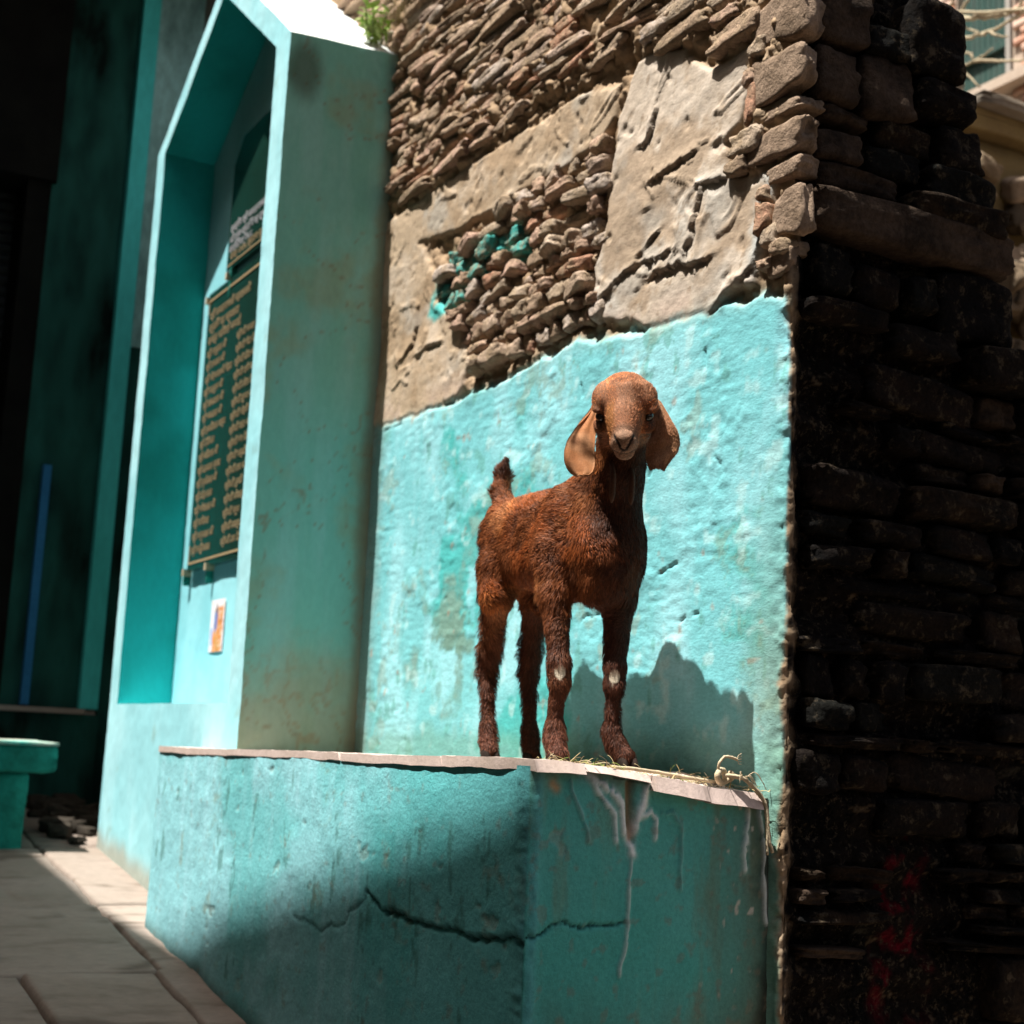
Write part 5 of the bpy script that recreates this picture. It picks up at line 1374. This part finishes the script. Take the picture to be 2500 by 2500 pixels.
# ears, built as folded leaves in the plane across the head
EI = HC * 0
Rv = np.array([math.sin(math.radians(33 - 8)), math.cos(math.radians(33 - 8)), 0.05]); Rv /= np.linalg.norm(Rv)        # across the face
Fv = np.array([math.cos(math.radians(-25)), math.sin(math.radians(-25)), 0.])                                            # towards the viewer
Zv = np.array([0, 0, 1.])
def ear(rows, side, curl, foldtip):
    """rows: (drop, inner, outer, forward) in metres from the head centre"""
    n = len(rows) * 6; m = 15
    R_ = np.array(rows); tt = np.linspace(0, len(rows) - 1, n)
    dr, inn, out, fw = [np.interp(tt, np.arange(len(rows)), R_[:, i]) for i in range(4)]
    for arr in (inn, out, fw):      # round the corners of the outline
        arr[1:-1] = (arr[:-2] + 2 * arr[1:-1] + arr[2:]) / 4; arr[1:-1] = (arr[:-2] + 2 * arr[1:-1] + arr[2:]) / 4
    u = np.linspace(0, 1, m)
    P = np.zeros((n, m, 3))
    for i in range(n):
        w = inn[i] + (out[i] - inn[i]) * u
        dep = fw[i] + curl * np.sin(u * math.pi) * (.2 + dr[i] * 4) + .0030 * np.sin(u * 13 + dr[i] * 30) * u + .0022 * np.sin(dr[i] * 95 + u * 4)
        P[i] = HC + (np.outer(w * side, Rv) + np.outer(dep, Fv) + np.outer(-dr[i] * np.ones(m), Zv)) * .975
    if foldtip:
        for i in range(n):
            t = dr[i] - .098
            if t > 0: P[i] += Fv * (.012 * math.sin(min(1, t / .035) * math.pi)) + Zv * (t * .10)
    A = P.reshape(-1, 3)
    th = .0022
    nn_ = np.cross(np.gradient(P, axis=0).reshape(-1, 3), np.gradient(P, axis=1).reshape(-1, 3)); nn_ /= np.linalg.norm(nn_, axis=1)[:, None] + 1e-9
    V = np.vstack([A + nn_ * th, A - nn_ * th]); N1 = len(A)
    F = [tuple(f) for f in grid_faces(n, m)] + [tuple(f) for f in grid_faces(n, m, True, N1)]
    idx = [i * m for i in range(n)] + [(n - 1) * m + j for j in range(1, m)] + [i * m + m - 1 for i in range(n - 2, -1, -1)] + [j for j in range(m - 2, 0, -1)]
    for k in range(len(idx)):
        a, b = idx[k], idx[(k + 1) % len(idx)]; F.append((a, b, b + N1, a + N1))
    n4_ = fbm(V[:, 0], V[:, 1], V[:, 2], 30, 4, 700 + side); vein = np.abs(fbm(V[:, 0], V[:, 1], V[:, 2] * .3, 40, 3, 720 + side))
    c = mix(np.tile(np.array([.30, .125, .052]), (len(V), 1)), [.38, .19, .095], sstep(-.3, .3, n4_))
    c = mix(c, [.13, .055, .03], sstep(.035, .0, vein) * .55)
    c = mix(c, [.15, .06, .03], sstep(.35, .6, n4_) * .6)
    # short hairs along the ear
    return mesh_np('ear', V, F, col=c), V, N1
# measured from the head centre: drop, inner edge, outer edge, forward
EL = [(-.018, .046, .056, -.012), (-.002, .046, .066, -.008), (.020, .050, .080, .0), (.045, .056, .098, .010), (.070, .058, .113, .016), (.092, .058, .118, .018), (.112, .056, .117, .018), (.126, .057, .112, .020), (.137, .060, .104, .023), (.144, .068, .094, .026)]
ER = [(-.024, .048, .060, -.014), (-.010, .050, .074, -.010), (.012, .056, .086, -.002), (.035, .060, .097, .006), (.058, .058, .108, .010), (.078, .050, .112, .010), (.095, .046, .108, .008), (.108, .048, .097, .008), (.122, .052, .086, .010), (.131, .058, .081, .012)]
M['ear'] = material('velvety ear', attr='pigment', fine=300, fine_amt=.25, rough=.75, bump=.5, bump_scale=350, bump_dist=.001, spec=.1)
me, EV, EN = ear(EL, -1, .004, False); gadd('ear', me, M['ear'])
me, EV2, EN2 = ear(ER, 1, .012, False); gadd('ear', me, M['ear'])
# short hair on the ears
def ear_hair(V_, F_n, side, parent_name):
    n0 = 16000; n_, m_ = F_n // 15, 15
    A = V_[:F_n].reshape(n_, m_, 3)
    i = rng.integers(0, n_ - 1, n0); j = rng.integers(0, m_ - 1, n0); a = rng.random((n0, 1)); b = rng.random((n0, 1))
    edge = rng.random(n0) < .22; j = np.where(edge, np.where(rng.random(n0) < .5, 0, m_ - 2), j)
    p = (A[i, j] * (1 - a) + A[i + 1, j] * a) * (1 - b) + (A[i, j + 1] * (1 - a) + A[i + 1, j + 1] * a) * b
    p = p + Fv * .0024 * rng.choice([-1, 1], n0)[:, None] * (~edge)[:, None]
    dn = A[i + 1, j] - A[i, j]; dn /= np.linalg.norm(dn, axis=1)[:, None] + 1e-9
    d = dn + rng.normal(0, .28, (n0, 3)) + (np.outer(np.where(j < 2, -1, 1) * edge * side * .5, Rv)) + Fv * .12
    d /= np.linalg.norm(d, axis=1)[:, None]
    L_ = .0042 * (.5 + rng.random((n0, 1))); w = np.cross(d, Fv); w /= np.linalg.norm(w, axis=1)[:, None] + 1e-9; w *= .0004
    HVv = np.stack([p - w, p + w, p + d * L_], 1).reshape(-1, 3)
    nn1 = fbm(p[:, 0], p[:, 1], p[:, 2], 30, 4, 700 + side)
    c = mix(np.tile(np.array([.30, .125, .052]), (n0, 1)), [.40, .20, .10], sstep(-.3, .3, nn1)); c = mix(c, [.07, .03, .018], sstep(.12, .4, fbm(p[:, 0], p[:, 1], p[:, 2] * .5, 55, 3, 730)) * .8)
    c = c * (.5 + .9 * rng.random((n0, 1)))
    o = gadd('fur', mesh_np('fur', HVv, np.arange(n0 * 3, dtype=np.int32).reshape(-1, 3), smooth=False, col=np.repeat(c, 3, axis=0)), M['fur'], parent_name)
    tag(o, kind='stuff')
_ears = [o for o in bpy.data.objects if o.name.startswith('ear')]
_ears.sort(key=lambda o: o.name)
ear_hair(EV, EN, -1, _ears[0]); ear_hair(EV2, EN2, 1, _ears[1])
# hooves: two toes each
for (fx, fl) in ((.190, -.0625), (.228, .072), (-.186, -.067), (-.169, .027)):
    hv = []; hf = []
    for s_ in (-1, 1):
        for i, (zz, lx, ly, sh) in enumerate([(.0, .0185, .0115, .006), (.008, .0175, .0115, .004), (.017, .014, .0105, .0), (.023, .009, .0075, -.003)]):
            for k in range(14):
                a = 2 * math.pi * k / 14
                hv.append((fx + sh + lx * math.cos(a), fl + s_ * .0115 + ly * math.sin(a) * (1 - .35 * max(0, math.cos(a))), zz + .004))
        o0 = 0 if s_ < 0 else 56
        for i in range(3):
            for k in range(14): hf.append((o0 + i * 14 + k, o0 + i * 14 + (k + 1) % 14, o0 + (i + 1) * 14 + (k + 1) % 14, o0 + (i + 1) * 14 + k))
        hf.append(tuple(o0 + k for k in range(14))[::-1]); hf.append(tuple(o0 + 42 + k for k in range(14)))
    gadd('hoof', mesh_np('hoof', hv, hf), M['horn'])
# wattles on the throat
for (l0, z0) in ((-.022, .590), (.020, .590)):
    P_ = smooth_pts([(.300, l0, z0 + .02), (.325, l0 - .005, z0 - .01), (.327, l0 - .006, z0 - .045), (.325, l0 - .006, z0 - .07)], 4)
    V, F = tube(P_, [(.0042 + .0022 * math.sin(math.pi * i / len(P_))) * (1 if i < len(P_) - 2 else (.8, .3)[i - len(P_) + 2]) for i in range(len(P_))], 8)
    o = gadd('wattle', mesh_np('wattle', V, F, col=np.tile([.07, .03, .015], (len(V), 1))), M['goat_skin'])

# ------------------------------------------------------------------ dry grass, rope, twig
rs = random.Random(44)
V = []; F = []; cols = []
def blade(p, d, L, w, c, sag):
    n = 6; off = len(V); side = Vector((0, 0, 1)).cross(d).normalized()
    for i in range(n + 1):
        t = i / n; q_ = p + d * L * t + Vector((0, 0, -sag * L * (t - .5) ** 2 * 2 + sag * L * .5))
        ww = w * (1 - .7 * t)
        for s_ in (-1, 0, 1):
            V.append(tuple(q_ + side * ww * s_ + Vector((0, 0, .0007 if s_ == 0 else 0)))); cols.append(c)
    for i in range(n):
        a = off + i * 3
        F.append((a, a + 1, a + 4, a + 3)); F.append((a + 1, a + 2, a + 5, a + 4))
for i in range(230):
    yy = rs.choice([rs.gauss(-.36, .05), rs.gauss(-.16, .10), rs.gauss(-.10, .07)]); xx = rs.gauss(-2.27, .05)
    yy = max(-.50, min(-.01, yy)); xx = min(-2.195, xx)
    a = rs.uniform(0, 6.28); el_ = rs.choice([rs.uniform(-.05, .12), rs.uniform(-.02, .25), rs.uniform(.2, .8)])
    d = Vector((math.cos(a) * math.cos(el_), math.sin(a) * math.cos(el_), math.sin(el_)))
    L = rs.uniform(.008, .038)
    c = rs.choice([(.34, .27, .14), (.24, .18, .08), (.14, .18, .04), (.40, .33, .21), (.10, .06, .03), (.12, .08, .04)])
    blade(Vector((xx, yy, float(ledge_top(xx, yy)) + .002)), d, L, rs.uniform(.0005, .0012), c, rs.uniform(0, .3))
me = mesh_np('dry_grass', V, F, col=np.array(cols))
tag(add('dry_grass', me, None, M['straw']), 'scattered dry grass and straw on the coping behind and beside the front hooves', 'grass', kind='stuff')

def wy(y, z): return (-2.19, y, z)
rope = empty('rope', (-2.2, -.08, -.04))
tag(rope, 'knotted piece of frayed jute rope hanging over the right end of the ledge', 'rope')
def strand(pts, rad, name='strand'):
    P_ = smooth_pts(pts, 6, .0006, rs); V, F = tube(P_, rad, 7); add(name, mesh_np(name, V, F), rope, M['rope'])
strand([(-2.235, -.40 + .32, -.036), (-2.22, -.095, -.022), (-2.205, -.115, -.020), (-2.20, -.125, -.030), (-2.205, -.115, -.042), (-2.21, -.10, -.040), (-2.205, -.085, -.030), (-2.20, -.095, -.024)], .0058, 'knot')
strand([(-2.205, -.12, -.022), (-2.20, -.122, -.008), (-2.20, -.112, .004), (-2.20, -.100, .006), (-2.20, -.088, .004), (-2.20, -.080, .001)], .0028)
strand([(-2.20, -.11, -.028), (-2.185, -.085, -.030), (-2.182, -.062, -.042), (-2.178, -.040, -.062), (-2.176, -.028, -.085), (-2.176, -.024, -.115), (-2.176, -.020, -.145), (-2.176, -.012, -.165)], .0034)
strand([(-2.20, -.10, -.030), (-2.187, -.075, -.034), (-2.183, -.058, -.048), (-2.180, -.043, -.062), (-2.178, -.030, -.080), (-2.177, -.026, -.12), (-2.177, -.024, -.17)], .0028)
for k in range(9):
    a = rs.uniform(-1, 1)
    strand([(-2.186, -.075, -.036), (-2.18, -.07 + .02 * a, -.030 + .01 * rs.random()), (-2.178, -.06 + .035 * a, -.032 - .02 * rs.random())], .0007, 'fibre')
for k in range(5):
    strand([(-2.20, -.082, .002), (-2.20, -.076, .002 + .004 * (k - 2)), (-2.20, -.070, .003 + .005 * (k - 2))], .0006, 'fibre')
strand([(-2.24, -.33, -.022), (-2.25, -.25, -.026), (-2.245, -.17, -.035), (-2.235, -.10, -.042)], .0035)

print('tris', sum(sum(len(p.vertices) - 2 for p in o.data.polygons) for o in bpy.data.objects if o.type == 'MESH' and len(o.data.polygons) < 100000))
